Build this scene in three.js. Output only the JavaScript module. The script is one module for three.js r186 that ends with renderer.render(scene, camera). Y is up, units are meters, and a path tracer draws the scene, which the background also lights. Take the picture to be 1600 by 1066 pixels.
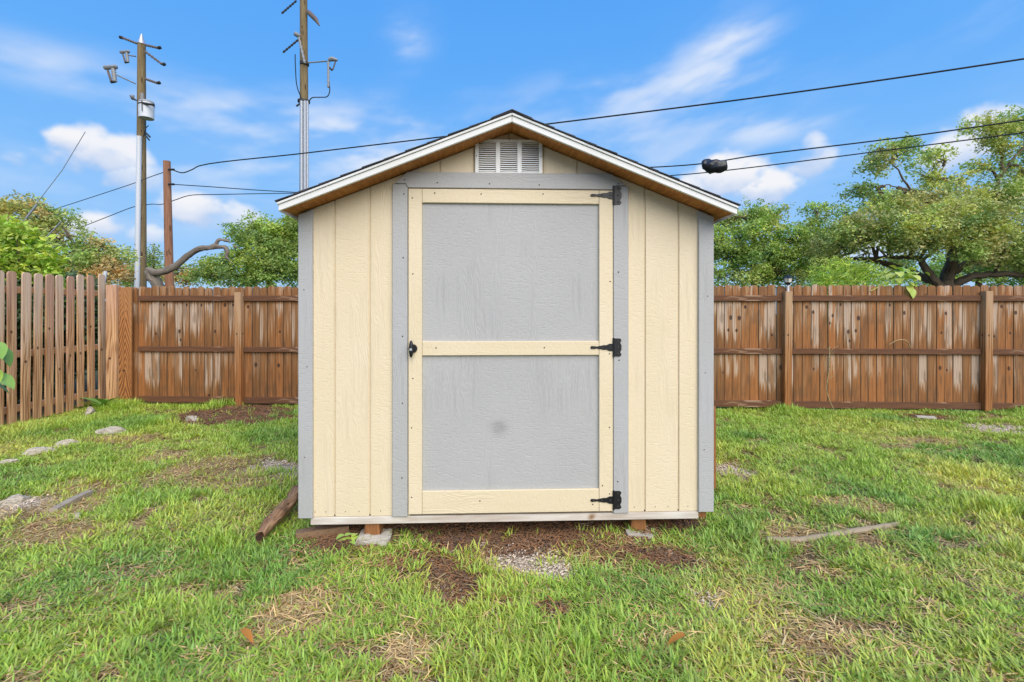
import * as THREE from 'three';
import { mergeGeometries } from 'three/addons/utils/BufferGeometryUtils.js';

// ---------------------------------------------------------------- small maths
function rng(seed) { let s = seed >>> 0; return () => { s |= 0; s = s + 0x6D2B79F5 | 0; let t = Math.imul(s ^ s >>> 15, 1 | s); t = t + Math.imul(t ^ t >>> 7, 61 | t) ^ t; return ((t ^ t >>> 14) >>> 0) / 4294967296; }; }
const clamp = (x, a = 0, b = 1) => Math.min(b, Math.max(a, x));
const sstep = (a, b, x) => { const t = clamp((x - a) / (b - a)); return t * t * (3 - 2 * t); };
const mix = (a, b, t) => a + (b - a) * t;
const mix3 = (a, b, t) => [mix(a[0], b[0], t), mix(a[1], b[1], t), mix(a[2], b[2], t)];
const lin = c => { c /= 255; return c <= 0.04045 ? c / 12.92 : Math.pow((c + 0.055) / 1.055, 2.4); };
const lin3 = (r, g, b) => [lin(r), lin(g), lin(b)];
function h3(x, y, z) { let h = Math.imul(x, 374761393) + Math.imul(y, 668265263) + Math.imul(z, 2147483647 ^ 0x1b873593) | 0; h = Math.imul(h ^ h >>> 13, 1274126177); h = Math.imul(h ^ h >>> 16, 0x85ebca6b); return ((h ^ h >>> 15) >>> 0) / 4294967296; }
function n3(x, y, z) {
  const X = Math.floor(x), Y = Math.floor(y), Z = Math.floor(z); let a = x - X, b = y - Y, c = z - Z;
  a = a * a * (3 - 2 * a); b = b * b * (3 - 2 * b); c = c * c * (3 - 2 * c);
  const p = h3(X, Y, Z), q = h3(X, Y + 1, Z), r = h3(X, Y, Z + 1), t = h3(X, Y + 1, Z + 1);
  const u = p + (h3(X + 1, Y, Z) - p) * a, v = q + (h3(X + 1, Y + 1, Z) - q) * a, w = r + (h3(X + 1, Y, Z + 1) - r) * a, k = t + (h3(X + 1, Y + 1, Z + 1) - t) * a;
  const e = u + (v - u) * b; return e + (w + (k - w) * b - e) * c;
}
function fbm(x, y, z, o = 4) { let s = 0, a = 0.5, t = 0; for (let i = 0; i < o; i++) { s += a * n3(x, y, z); t += a; a *= 0.5; x = x * 2.03 + 11.3; y = y * 2.03 + 5.1; z = z * 2.03 + 3.7; } return s / t; }

// ---------------------------------------------------------------- camera
const scene = new THREE.Scene();
const FOC = 760, HOR = 487, EYE = 1.294;           // focal length and horizon row in pixels of the 1600 x 1066 photograph, eye height in metres
const camera = new THREE.PerspectiveCamera(2 * Math.atan(579 / FOC) * 180 / Math.PI, 1600 / 1158, 0.05, 600);
camera.position.set(0, EYE, 0);
camera.setViewOffset(1600, 1158, 0, 92, 1600, 1066);
scene.add(camera);
// a point seen at that column and row, d metres ahead
const P = (px, py, d) => new THREE.Vector3((px - 800) * d / FOC, EYE - (py - HOR) * d / FOC, -d);
// the ground point seen there
const G = (px, py) => { const d = EYE * FOC / (py - HOR); return new THREE.Vector3((px - 800) * d / FOC, 0, -d); };

// ---------------------------------------------------------------- exposure, sky, sun
const EXPO = 1.25;
const renderer = new THREE.WebGLRenderer({ antialias: true });
renderer.toneMapping = THREE.LinearToneMapping;
renderer.toneMappingExposure = EXPO;
renderer.outputColorSpace = THREE.SRGBColorSpace;
renderer.shadowMap.enabled = true;
{
  const W = 2560, H = 1280, data = new Float32Array(W * H * 4);
  const c = (px, py, rx, ry, w = 1) => { const az = Math.atan2(px - 800, FOC), k = Math.cos(az); return { az, el: Math.atan((HOR - py) * k / FOC), ra: rx * k * k / FOC, re: ry * k / FOC, w }; };
  const puffs = [c(15, 250, 38, 22), c(150, 245, 95, 46, 0.95), c(110, 225, 50, 30), c(200, 275, 60, 30, 0.8), c(150, 355, 60, 30, 0.95), c(225, 370, 40, 22, 0.7), c(310, 330, 70, 34, 0.95), c(370, 345, 60, 30, 0.75), c(60, 380, 60, 30, 0.6),
    c(1130, 285, 70, 42), c(1190, 300, 66, 28, 0.95), c(1085, 300, 40, 40, 0.9), c(1268, 248, 40, 34, 0.75), c(1270, 225, 26, 16, 0.5), c(1555, 190, 60, 34), c(1500, 240, 60, 40, 0.85), c(1590, 300, 60, 50, 0.85), c(1330, 390, 120, 30, 0.7), c(620, 390, 150, 26, 0.7)];
  const r = rng(77);
  for (let i = 0; i < 46; i++) { const az = 0.95 + r() * 4.38, el = 0.06 + r() * 0.42; puffs.push({ az, el, ra: 0.05 + r() * 0.11, re: 0.03 + r() * 0.045, w: 0.7 + 0.3 * r() }); }
  const veil = [c(420, 190, 190, 40, 0.4), c(620, 215, 200, 46, 0.5), c(330, 240, 160, 40, 0.3), c(1120, 80, 80, 60, 0.34), c(1000, 210, 220, 60, 0.32), c(1190, 190, 60, 30, 0.3), c(640, 45, 34, 40, 0.36), c(60, 90, 120, 30, 0.22), c(1540, 30, 60, 20, 0.3), c(1150, 60, 60, 22, 0.4), c(1090, 120, 110, 26, 0.4), c(960, 150, 160, 34, 0.34), c(630, 60, 24, 26, 0.4), c(120, 120, 220, 36, 0.3), c(560, 250, 260, 34, 0.45), c(240, 300, 280, 60, 0.4), c(900, 300, 420, 50, 0.3), c(1240, 200, 120, 18, 0.3)];
  for (let i = 0; i < 26; i++) veil.push({ az: 0.95 + r() * 4.38, el: 0.2 + r() * 1.0, ra: 0.15 + r() * 0.3, re: 0.05 + r() * 0.1, w: 0.25 + 0.35 * r() });
  const stops = [[0, lin3(186, 216, 248)], [0.1, lin3(160, 206, 252)], [0.26, lin3(124, 188, 252)], [0.42, lin3(100, 174, 250)], [0.7, lin3(80, 158, 244)], [1.6, lin3(66, 142, 236)]];
  for (let y = 0; y < H; y++) {
    const el = ((y + 0.5) / H - 0.5) * Math.PI, e = Math.max(el, 0);
    let k = 0; while (k < stops.length - 2 && e > stops[k + 1][0]) k++;
    const vr = veil.filter(q => Math.abs(el - q.el) < q.re * 1.9), pr = puffs.filter(q => Math.abs(el - q.el) < q.re * 1.8);
    const base = mix3(stops[k][1], stops[k + 1][1], clamp((e - stops[k][0]) / (stops[k + 1][0] - stops[k][0])));
    for (let x = 0; x < W; x++) {
      const i = (y * W + x) * 4; let col = base;
      if (el > -0.02) {
        const th = ((x + 0.5) / W - 0.5) * 2 * Math.PI, dx = Math.cos(th) * Math.cos(el), dz = Math.sin(th) * Math.cos(el), dy = Math.sin(el);
        let az = Math.atan2(dx, -dz); if (az < -0.93) az += 2 * Math.PI;        // 0 straight ahead, growing to the right
        let v = 0; for (const q of vr) { let da = Math.abs(az - q.az); da = Math.min(da, 2 * Math.PI - da); const t = (da / q.ra) ** 2 + ((el - q.el) / q.re) ** 2; if (t < 3.6) v += q.w * Math.exp(-t * 1.2); }
        if (v > 0.005) { const n = fbm(dx * 7 + dy * 6, dy * 24 - dx * 5, dz * 7 - dy * 6, 5); const n2 = fbm(dx * 14 + 4, dy * 30 - dx * 12, dz * 14, 3); col = mix3(col, lin3(226, 236, 252), clamp(v * (0.12 + 1.35 * sstep(0.36, 0.74, n) * (0.5 + 0.8 * n2)), 0, 0.85)); }
        let dens = 0, up = 0, n = NaN;
        for (const q of pr) {
          let da = Math.abs(az - q.az); da = Math.min(da, 2 * Math.PI - da);
          if (da > q.ra * 1.7) continue;
          const b = (el - q.el) / q.re, t = 1 - (da / q.ra) ** 2 - (b < 0 ? b * b * 1.5 : b * b);
          if (n !== n) n = fbm(dx * 22, dy * 30, dz * 22, 6) - 0.5;
          const dd = q.w * sstep(-0.1, 0.85, t - 0.05 + n * 2.9); if (dd > dens) { dens = dd; up = b + n * 1.6; }
        }
        if (dens > 0) col = mix3(col, mix3(lin3(186, 206, 240), lin3(252, 250, 250), sstep(-0.8, 0.65, up)), dens * 0.93);
      }
      data[i] = col[0] / EXPO; data[i + 1] = col[1] / EXPO; data[i + 2] = col[2] / EXPO; data[i + 3] = 1;
    }
  }
  const t = new THREE.DataTexture(data, W, H, THREE.RGBAFormat, THREE.FloatType);
  t.mapping = THREE.EquirectangularReflectionMapping; t.magFilter = THREE.LinearFilter; t.colorSpace = THREE.LinearSRGBColorSpace; t.needsUpdate = true;
  scene.background = t; scene.environment = t;
}
const sun = new THREE.DirectionalLight(new THREE.Color().setRGB(1, 0.91, 0.78), 3.5);
sun.position.set(7, 15, 13); sun.target.position.set(0, 0, -4);
sun.castShadow = true; sun.shadow.radius = 125; sun.shadow.mapSize.set(2048, 2048);
Object.assign(sun.shadow.camera, { left: -16, right: 16, top: 16, bottom: -16, near: 1, far: 70 });
scene.add(sun, sun.target);

// ---------------------------------------------------------------- naming
const taken = {};
function numbered(name) { const n = taken[name] = (taken[name] ?? -1) + 1; return n ? `${name}_${String(n).padStart(3, '0')}` : name; }
function shade(o) { o.castShadow = true; o.receiveShadow = true; return o; }
function tag(o, label, category, group, kind) { Object.assign(o.userData, { label, category }); if (group) o.userData.group = group; if (kind) o.userData.kind = kind; return o; }
function thing(name, label, category, pos, group) { const o = new THREE.Group(); o.name = numbered(name); if (pos) o.position.copy(pos); scene.add(o); return tag(o, label, category, group); }
function part(name, geo, mat, parent, pos) { const m = shade(new THREE.Mesh(geo, mat)); m.name = name; if (pos) m.position.set(...pos); parent.add(m); return m; }
function solo(name, geo, mat, label, category, pos, group) { const m = shade(new THREE.Mesh(geo, mat)); m.name = numbered(name); if (pos) m.position.copy(pos); scene.add(m); return tag(m, label, category, group); }

// ---------------------------------------------------------------- textures
function tex(w, h, f, srgb = true, wrap = true) {
  const d = new Uint8Array(w * h * 4);
  for (let y = 0; y < h; y++) for (let x = 0; x < w; x++) { const c = f(x, y), i = (y * w + x) * 4; if (typeof c === 'number') d[i] = d[i + 1] = d[i + 2] = clamp(c, 0, 255); else { d[i] = clamp(c[0], 0, 255); d[i + 1] = clamp(c[1], 0, 255); d[i + 2] = clamp(c[2], 0, 255); } d[i + 3] = 255; }
  const t = new THREE.DataTexture(d, w, h); t.magFilter = THREE.LinearFilter; t.minFilter = THREE.LinearMipmapLinearFilter; t.generateMipmaps = true;
  if (wrap) t.wrapS = t.wrapT = THREE.RepeatWrapping; if (srgb) t.colorSpace = THREE.SRGBColorSpace; t.needsUpdate = true; return t;
}
// noise that repeats every w x h
function tn(x, y, w, h, sx, sy, seed, o = 3) {
  let s = 0, a = 0.5, t = 0;
  for (let k = 0; k < o; k++) {
    const gx = x / w * sx, gy = y / h * sy, X = Math.floor(gx), Y = Math.floor(gy); let u = gx - X, v = gy - Y; u = u * u * (3 - 2 * u); v = v * v * (3 - 2 * v);
    const p = (i, j) => h3(((X + i) % sx + sx) % sx, ((Y + j) % sy + sy) % sy, seed + k * 17);
    s += a * mix(mix(p(0, 0), p(1, 0), u), mix(p(0, 1), p(1, 1), u), v); t += a; a *= 0.5; sx *= 2; sy *= 2;
  }
  return s / t;
}
// pressed wood grain of painted siding: 0.8 x 1.6 m
const emboss = (() => {
  const W = 1024, H = 2048, wav = (x, y) => tn(x, y, W, H, 5, 5, 3, 2);
  return tex(W, H, (x, y) => {
    const cath = tn(x + 30 * wav(x, y), y, W, H, 26, 5, 9, 2), area = sstep(0.5, 0.72, tn(x, y, W, H, 6, 3, 21, 2));
    const ring = Math.abs(Math.sin(cath * 30)) ** 3;                       // flowing grain lines
    const tick = sstep(0.55, 0.8, tn(x, y, W, H, 40, 260, 5, 2));           // short cross marks of the rough saw
    const fine = tn(x, y, W, H, 300, 120, 8, 2);
    return 128 + area * (ring - 0.35) * 90 - (1 - area) * tick * 60 + (fine - 0.5) * 34;
  }, false);
})();
// paint: slight unevenness of coat, scuffs, tiny specks
function paintTex(c, seed, warm = 6) {
  const W = 512, H = 1024;
  return tex(W, H, (x, y) => { const a = tn(x, y, W, H, 3, 4, seed, 4) - 0.5, b = tn(x, y, W, H, 90, 200, seed + 1, 2) - 0.5, s = tn(x, y, W, H, 120, 160, seed + 2, 1) > 0.965 ? -18 : 0, dr = sstep(0.62, 0.85, tn(x, y, W, H, 40, 3, seed + 3, 2)) * -5; return [c[0] + a * 9 + b * 5 + s * 0.5 + dr * 0.3, c[1] + a * 9 + b * 5 + s * 0.5 + dr * 0.3, c[2] + a * (9 + warm) + b * 5 + s * 0.5 + dr * 0.3]; });
}
const rep = (t, x, y) => { const q = t.clone(); q.repeat.set(x, y); q.needsUpdate = true; return q; };
const turned = t => { const q = t.clone(); q.rotation = Math.PI / 2; q.needsUpdate = true; return q; };
function painted(c, seed, horizontal) {
  let m = rep(paintTex(c, seed), 1 / 0.8, 1 / 1.6), b = rep(emboss, 1 / 0.8, 1 / 1.6);
  if (horizontal) { m = turned(m); b = turned(b); m.repeat.set(1 / 0.8, 1 / 1.6); b.repeat.set(1 / 0.8, 1 / 1.6); }
  return new THREE.MeshStandardMaterial({ map: m, bumpMap: b, bumpScale: 0.0026, roughness: 0.62 });
}
const CREAM = [221, 204, 172], GREY = [173, 172, 170];
const M = {
  cream: painted(CREAM, 100), creamH: painted(CREAM, 120, true), grey: painted(GREY, 140), greyH: painted([174, 172, 170], 160, true),
  white: new THREE.MeshStandardMaterial({ map: rep(paintTex([224, 223, 220], 180), 1, 0.5), roughness: 0.55 }),
  vent: new THREE.MeshStandardMaterial({ color: new THREE.Color().setRGB(0.8, 0.79, 0.77), roughness: 0.4 }),
  black: new THREE.MeshStandardMaterial({ color: new THREE.Color().setRGB(0.012, 0.012, 0.014), roughness: 0.42, metalness: 0.2 }),
  nail: new THREE.MeshStandardMaterial({ color: new THREE.Color().setRGB(0.05, 0.045, 0.04), roughness: 0.6, metalness: 0.3 }),
  rubber: new THREE.MeshStandardMaterial({ color: new THREE.Color().setRGB(0.016, 0.017, 0.02), roughness: 0.6 }),
  bag: new THREE.MeshStandardMaterial({ color: new THREE.Color().setRGB(0.02, 0.02, 0.024), roughness: 0.3 }),
  dark: new THREE.MeshStandardMaterial({ color: new THREE.Color().setRGB(0.02, 0.018, 0.016), roughness: 0.9 }),
  steel: new THREE.MeshStandardMaterial({ color: new THREE.Color().setRGB(0.5, 0.51, 0.53), roughness: 0.42, metalness: 0.55 }),
  pvc: new THREE.MeshStandardMaterial({ color: new THREE.Color().setRGB(0.62, 0.64, 0.68), roughness: 0.5 }),
  porcelain: new THREE.MeshStandardMaterial({ color: new THREE.Color().setRGB(0.3, 0.3, 0.3), roughness: 0.35 }),
  brownglaze: new THREE.MeshStandardMaterial({ color: new THREE.Color().setRGB(0.16, 0.12, 0.1), roughness: 0.4 }),
};
// bare wood, u across and v along the grain
function woodTex(W, H, a, b, seed, freq = 9, knots = 0) {
  const r = rng(seed), K = []; for (let i = 0; i < knots; i++) K.push([r() * W, r() * H, 0.6 + r() * 0.6]);
  return tex(W, H, (x, y) => {
    let wob = 0, kd = 0; for (const [kx, ky, s] of K) { const d2 = ((x - kx) / (W * 0.16 * s)) ** 2 + ((y - ky) / (W * 0.3 * s)) ** 2; wob += Math.exp(-d2) * 0.35; kd = Math.max(kd, sstep(0.25, 0.05, d2)); }
    const g = tn(x, y, W, H, 3, 2, seed, 2) * 0.5 + x / W + wob, ring = 0.5 + 0.5 * Math.sin(g * freq * 6.28), f = tn(x, y, W, H, 90, 8, seed + 3, 2), big = tn(x, y, W, H, 4, 5, seed + 5, 3);
    let t = clamp(0.25 * ring + 0.45 * f + 0.5 * big - 0.1); const c = mix3(a, b, t); return mix3(c, [52, 32, 20], kd * 0.75);
  });
}
const wood = (a, b, seed, o = {}) => new THREE.MeshStandardMaterial({ map: rep(woodTex(128, 512, a, b, seed, o.freq ?? 7, o.knots ?? 2), o.u ?? 6, o.v ?? 0.8), roughness: 0.85 });
M.soffit = wood([138, 82, 34], [204, 142, 76], 201, { u: 3, v: 1, knots: 4 });
M.sill = (() => { const W = 1024, H = 64; return new THREE.MeshStandardMaterial({ roughness: 0.85, map: tex(W, H, (x, y) => { const f = tn(x, y, W, H, 12, 40, 5, 3), b = tn(x, y, W, H, 14, 2, 9, 3), k = Math.exp(-(((x - 735) / 9) ** 2 + ((y - 30 - (x - 735) * 0.8) / 24) ** 2)); const c = mix3([168, 152, 136], [226, 220, 210], clamp(0.1 + 0.9 * b + (f - 0.5) * 0.7)); return mix3(c, [120, 82, 50], k * 0.8 + 0.25 * sstep(0.66, 0.8, f)); }, true, false) }); })();
M.oldwood = wood([96, 70, 48], [158, 130, 100], 207, { u: 5, v: 1.2 });
M.brownwood = wood([112, 68, 34], [168, 116, 68], 209, { u: 5, v: 1.5 });
M.shingle = new THREE.MeshStandardMaterial({ roughness: 0.95, map: rep(tex(256, 256, (x, y) => { const a = h3(x, y, 4), b = tn(x, y, 256, 256, 6, 6, 3, 2); return [38 + a * 40 + b * 12, 38 + a * 40 + b * 12, 42 + a * 42 + b * 12]; }), 3, 3) });

// ---------------------------------------------------------------- geometry helpers
// a board with eased edges; x0..x1, y0..y1, its face at z1 and its back at z0; uv in metres (shifted by du, dv)
function board(x0, x1, y0, y1, z0, z1, ease = 0.0025, du = 0, dv = 0) { return slab([[x0, y0], [x1, y0], [x1, y1], [x0, y1]], z0, z1, ease, du, dv); }
function slab(pts, z0, z1, ease = 0.0025, du = 0, dv = 0) {
  const n = pts.length, cx = pts.reduce((s, p) => s + p[0], 0) / n;
  // inset outline for the bevel
  const ins = pts.map((p, i) => {
    const a = pts[(i + n - 1) % n], b = pts[(i + 1) % n]; let e1 = [p[0] - a[0], p[1] - a[1]], e2 = [b[0] - p[0], b[1] - p[1]]; const l1 = Math.hypot(...e1) || 1, l2 = Math.hypot(...e2) || 1;
    const n1 = [-e1[1] / l1, e1[0] / l1], n2 = [-e2[1] / l2, e2[0] / l2], k = 1 + n1[0] * n2[0] + n1[1] * n2[1]; const q = Math.max(k, 0.3); return [p[0] + (n1[0] + n2[0]) / q * ease, p[1] + (n1[1] + n2[1]) / q * ease];
  });
  const g = new THREE.ExtrudeGeometry(new THREE.Shape(ins.map(p => new THREE.Vector2(...p))), { depth: z1 - z0 - 2 * ease, bevelEnabled: ease > 0, bevelThickness: ease, bevelSize: ease, bevelSegments: 1, steps: 1, curveSegments: 1 });
  g.translate(0, 0, z0 + ease);
  const uv = g.attributes.uv; for (let i = 0; i < uv.count; i++) uv.setXY(i, uv.getX(i) + du, uv.getY(i) + dv);
  return g;
}
function tube(pts, rad, sides = 7, cap = true) {       // tapered tube through points; rad: number or array
  const R = i => Array.isArray(rad) ? rad[i] : rad, n = pts.length, pos = [], uv = [], idx = []; let len = 0;
  let nrm = new THREE.Vector3(0.31, 0.17, 0.93);
  for (let i = 0; i < n; i++) {
    const t = pts[Math.min(i + 1, n - 1)].clone().sub(pts[Math.max(i - 1, 0)]).normalize(); if (i) len += pts[i].distanceTo(pts[i - 1]);
    nrm = nrm.clone().addScaledVector(t, -nrm.dot(t)); if (nrm.lengthSq() < 1e-6) nrm.set(1, 0, 0).addScaledVector(t, -t.x); nrm.normalize(); const b = t.clone().cross(nrm);
    for (let k = 0; k <= sides; k++) { const a = k / sides * 6.28318, c = Math.cos(a) * R(i), s = Math.sin(a) * R(i); pos.push(pts[i].x + nrm.x * c + b.x * s, pts[i].y + nrm.y * c + b.y * s, pts[i].z + nrm.z * c + b.z * s); uv.push(k / sides, len); }
  }
  for (let i = 0; i < n - 1; i++) for (let k = 0; k < sides; k++) { const a = i * (sides + 1) + k, b = a + sides + 1; idx.push(a, a + 1, b, a + 1, b + 1, b); }
  if (cap) for (const i of [0, n - 1]) { const c = pos.length / 3; pos.push(pts[i].x, pts[i].y, pts[i].z); uv.push(0.5, 0); for (let k = 0; k < sides; k++) { const a = i * (sides + 1) + k; idx.push(c, i ? a : a + 1, i ? a + 1 : a); } }
  const g = new THREE.BufferGeometry(); g.setAttribute('position', new THREE.Float32BufferAttribute(pos, 3)); g.setAttribute('uv', new THREE.Float32BufferAttribute(uv, 2)); g.setIndex(idx); g.computeVertexNormals(); return g;
}
const V = (x, y, z) => new THREE.Vector3(x, y, z);
const curve = (pts, n) => new THREE.CatmullRomCurve3(pts, false, 'centripetal').getPoints(n);
const cyl = (r0, r1, h, s = 12) => new THREE.CylinderGeometry(r1, r0, h, s);
const plain = g => { const q = g.index ? g.toNonIndexed() : g; for (const k of Object.keys(q.attributes)) if (!['position', 'normal', 'uv'].includes(k)) q.deleteAttribute(k); return q; };
const merge = gs => mergeGeometries(gs.map(plain));

// ================================================================= GROUND
// bare places in the lawn: [column, row, half width, half height in photograph pixels, kind]: 0 mulch, 1 sand, 2 dry
const bare = [[800, 828, 260, 30, 0], [580, 838, 60, 14, 0], [640, 866, 60, 26, 0], [720, 905, 50, 30, 0], [690, 880, 40, 24, 0], [1030, 860, 70, 22, 0], [950, 850, 80, 16, 0], [840, 870, 90, 22, 1], [865, 880, 46, 20, 1], [790, 858, 40, 12, 1], [330, 652, 140, 20, 0], [430, 733, 60, 16, 1], [350, 742, 110, 26, 2], [60, 800, 110, 30, 2], [20, 790, 50, 16, 1], [110, 835, 90, 20, 2], [130, 765, 60, 12, 2], [200, 690, 60, 10, 2], [460, 960, 70, 40, 2], [640, 1025, 40, 36, 2], [870, 945, 34, 18, 0], [1110, 936, 26, 14, 1], [1235, 830, 44, 16, 2], [1570, 672, 56, 10, 1], [1450, 655, 60, 7, 0], [1330, 790, 80, 12, 2], [1290, 890, 40, 16, 2], [790, 935, 24, 12, 0], [520, 840, 60, 16, 0], [1140, 735, 40, 14, 1], [1280, 1010, 60, 30, 2], [1020, 1010, 40, 22, 2], [250, 720, 50, 12, 2], [1460, 690, 60, 8, 2]]
  .map(([px, py, rx, ry, k]) => { const c = G(px, py), e = G(px + rx, py), n = G(px, py - ry), f = G(px, py + ry); return { x: c.x, z: (n.z + f.z) / 2, rx: e.x - c.x, rz: Math.abs(n.z - f.z) / 2, k }; });
function bareAt(x, z) {           // strength 0..1 of each kind
  const o = [0, 0, 0], n = (fbm(x * 3.1, z * 3.1, 4, 4) - 0.5) * 2.3;
  for (const b of bare) { const t = 1 - ((x - b.x) / b.rx) ** 2 - ((z - b.z) / b.rz) ** 2; if (t > -1.5) o[b.k] = Math.max(o[b.k], sstep(-0.3, 0.7, t + n)); }
  if (Math.abs(x) < 1.15 && z < -2.95 && z > -6) o[0] = 1;
  return o;
}
const groundY = (x, z) => -0.055 * sstep(2.2, 1.25, Math.abs(x)) * sstep(-1.7, -2.55, z) * sstep(-6.6, -6.1, z) + (fbm(x * 0.7, z * 0.7, 2, 3) - 0.5) * 0.07 + (fbm(x * 4, z * 4, 9, 2) - 0.5) * 0.02;
{
  const xs = [], zs = []; for (const v of [-180, -90, -45, -25, -16, -12]) xs.push(v); for (let v = -9; v <= 9.001; v += 0.05) xs.push(v); for (const v of [12, 16, 25, 45, 90, 180]) xs.push(v);
  for (const v of [-220, -120, -60, -35, -20, -13, -10]) zs.push(v); for (let v = -7.6; v <= 0.001; v += 0.05) zs.push(v); for (const v of [1.5, 4, 8, 16, 40, 90]) zs.push(v);
  const pos = [], col = [], uv = [], idx = [], soil = [0.36, 0.25, 0.13], mulch = [0.12, 0.07, 0.043], sand = [0.66, 0.57, 0.47], dry = [0.46, 0.34, 0.2], far = [0.1, 0.12, 0.04];
  for (const z of zs) for (const x of xs) {
    const near = Math.abs(x) <= 9 && z >= -7.6 && z <= 0; pos.push(x, near ? groundY(x, z) : -0.02, z); uv.push(x, z);
    let c = far; if (near) { const b = bareAt(x, z), n = fbm(x * 6, z * 6, 1, 3); c = mix3(soil, [0.25, 0.19, 0.09], n); c = mix3(c, dry, b[2] * 0.8); c = mix3(c, mulch, b[0]); c = mix3(c, sand, b[1] * 0.9); const e = 0.85 + 0.3 * n; c = [c[0] * e, c[1] * e, c[2] * e]; }
    col.push(...c);
  }
  const w = xs.length; for (let j = 0; j < zs.length - 1; j++) for (let i = 0; i < w - 1; i++) { const a = j * w + i; idx.push(a, a + w, a + 1, a + 1, a + w, a + w + 1); }
  const g = new THREE.BufferGeometry(); g.setAttribute('position', new THREE.Float32BufferAttribute(pos, 3)); g.setAttribute('color', new THREE.Float32BufferAttribute(col, 3)); g.setAttribute('uv', new THREE.Float32BufferAttribute(uv, 2)); g.setIndex(idx); g.computeVertexNormals();
  const W = 1024, grit = tex(W, W, (x, y) => { const a = tn(x, y, W, W, 14, 14, 2, 5), b = tn(x, y, W, W, 200, 200, 7, 2), s = sstep(0.74, 0.8, tn(x, y, W, W, 60, 150, 12, 2)); const k = 168 + a * 70 + (b - 0.5) * 90 + s * 40; return [k, k * 0.985, k * 0.96]; }), bump = tex(W, W, (x, y) => 255 * (0.5 * tn(x, y, W, W, 20, 20, 2, 4) + 0.5 * tn(x, y, W, W, 160, 160, 7, 2)), false);
  const m = shade(new THREE.Mesh(g, new THREE.MeshStandardMaterial({ vertexColors: true, map: rep(grit, 0.9, 0.9), bumpMap: rep(bump, 0.9, 0.9), bumpScale: 0.02, roughness: 1 })));
  m.name = 'ground'; m.userData.kind = 'structure'; scene.add(m);
}

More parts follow.
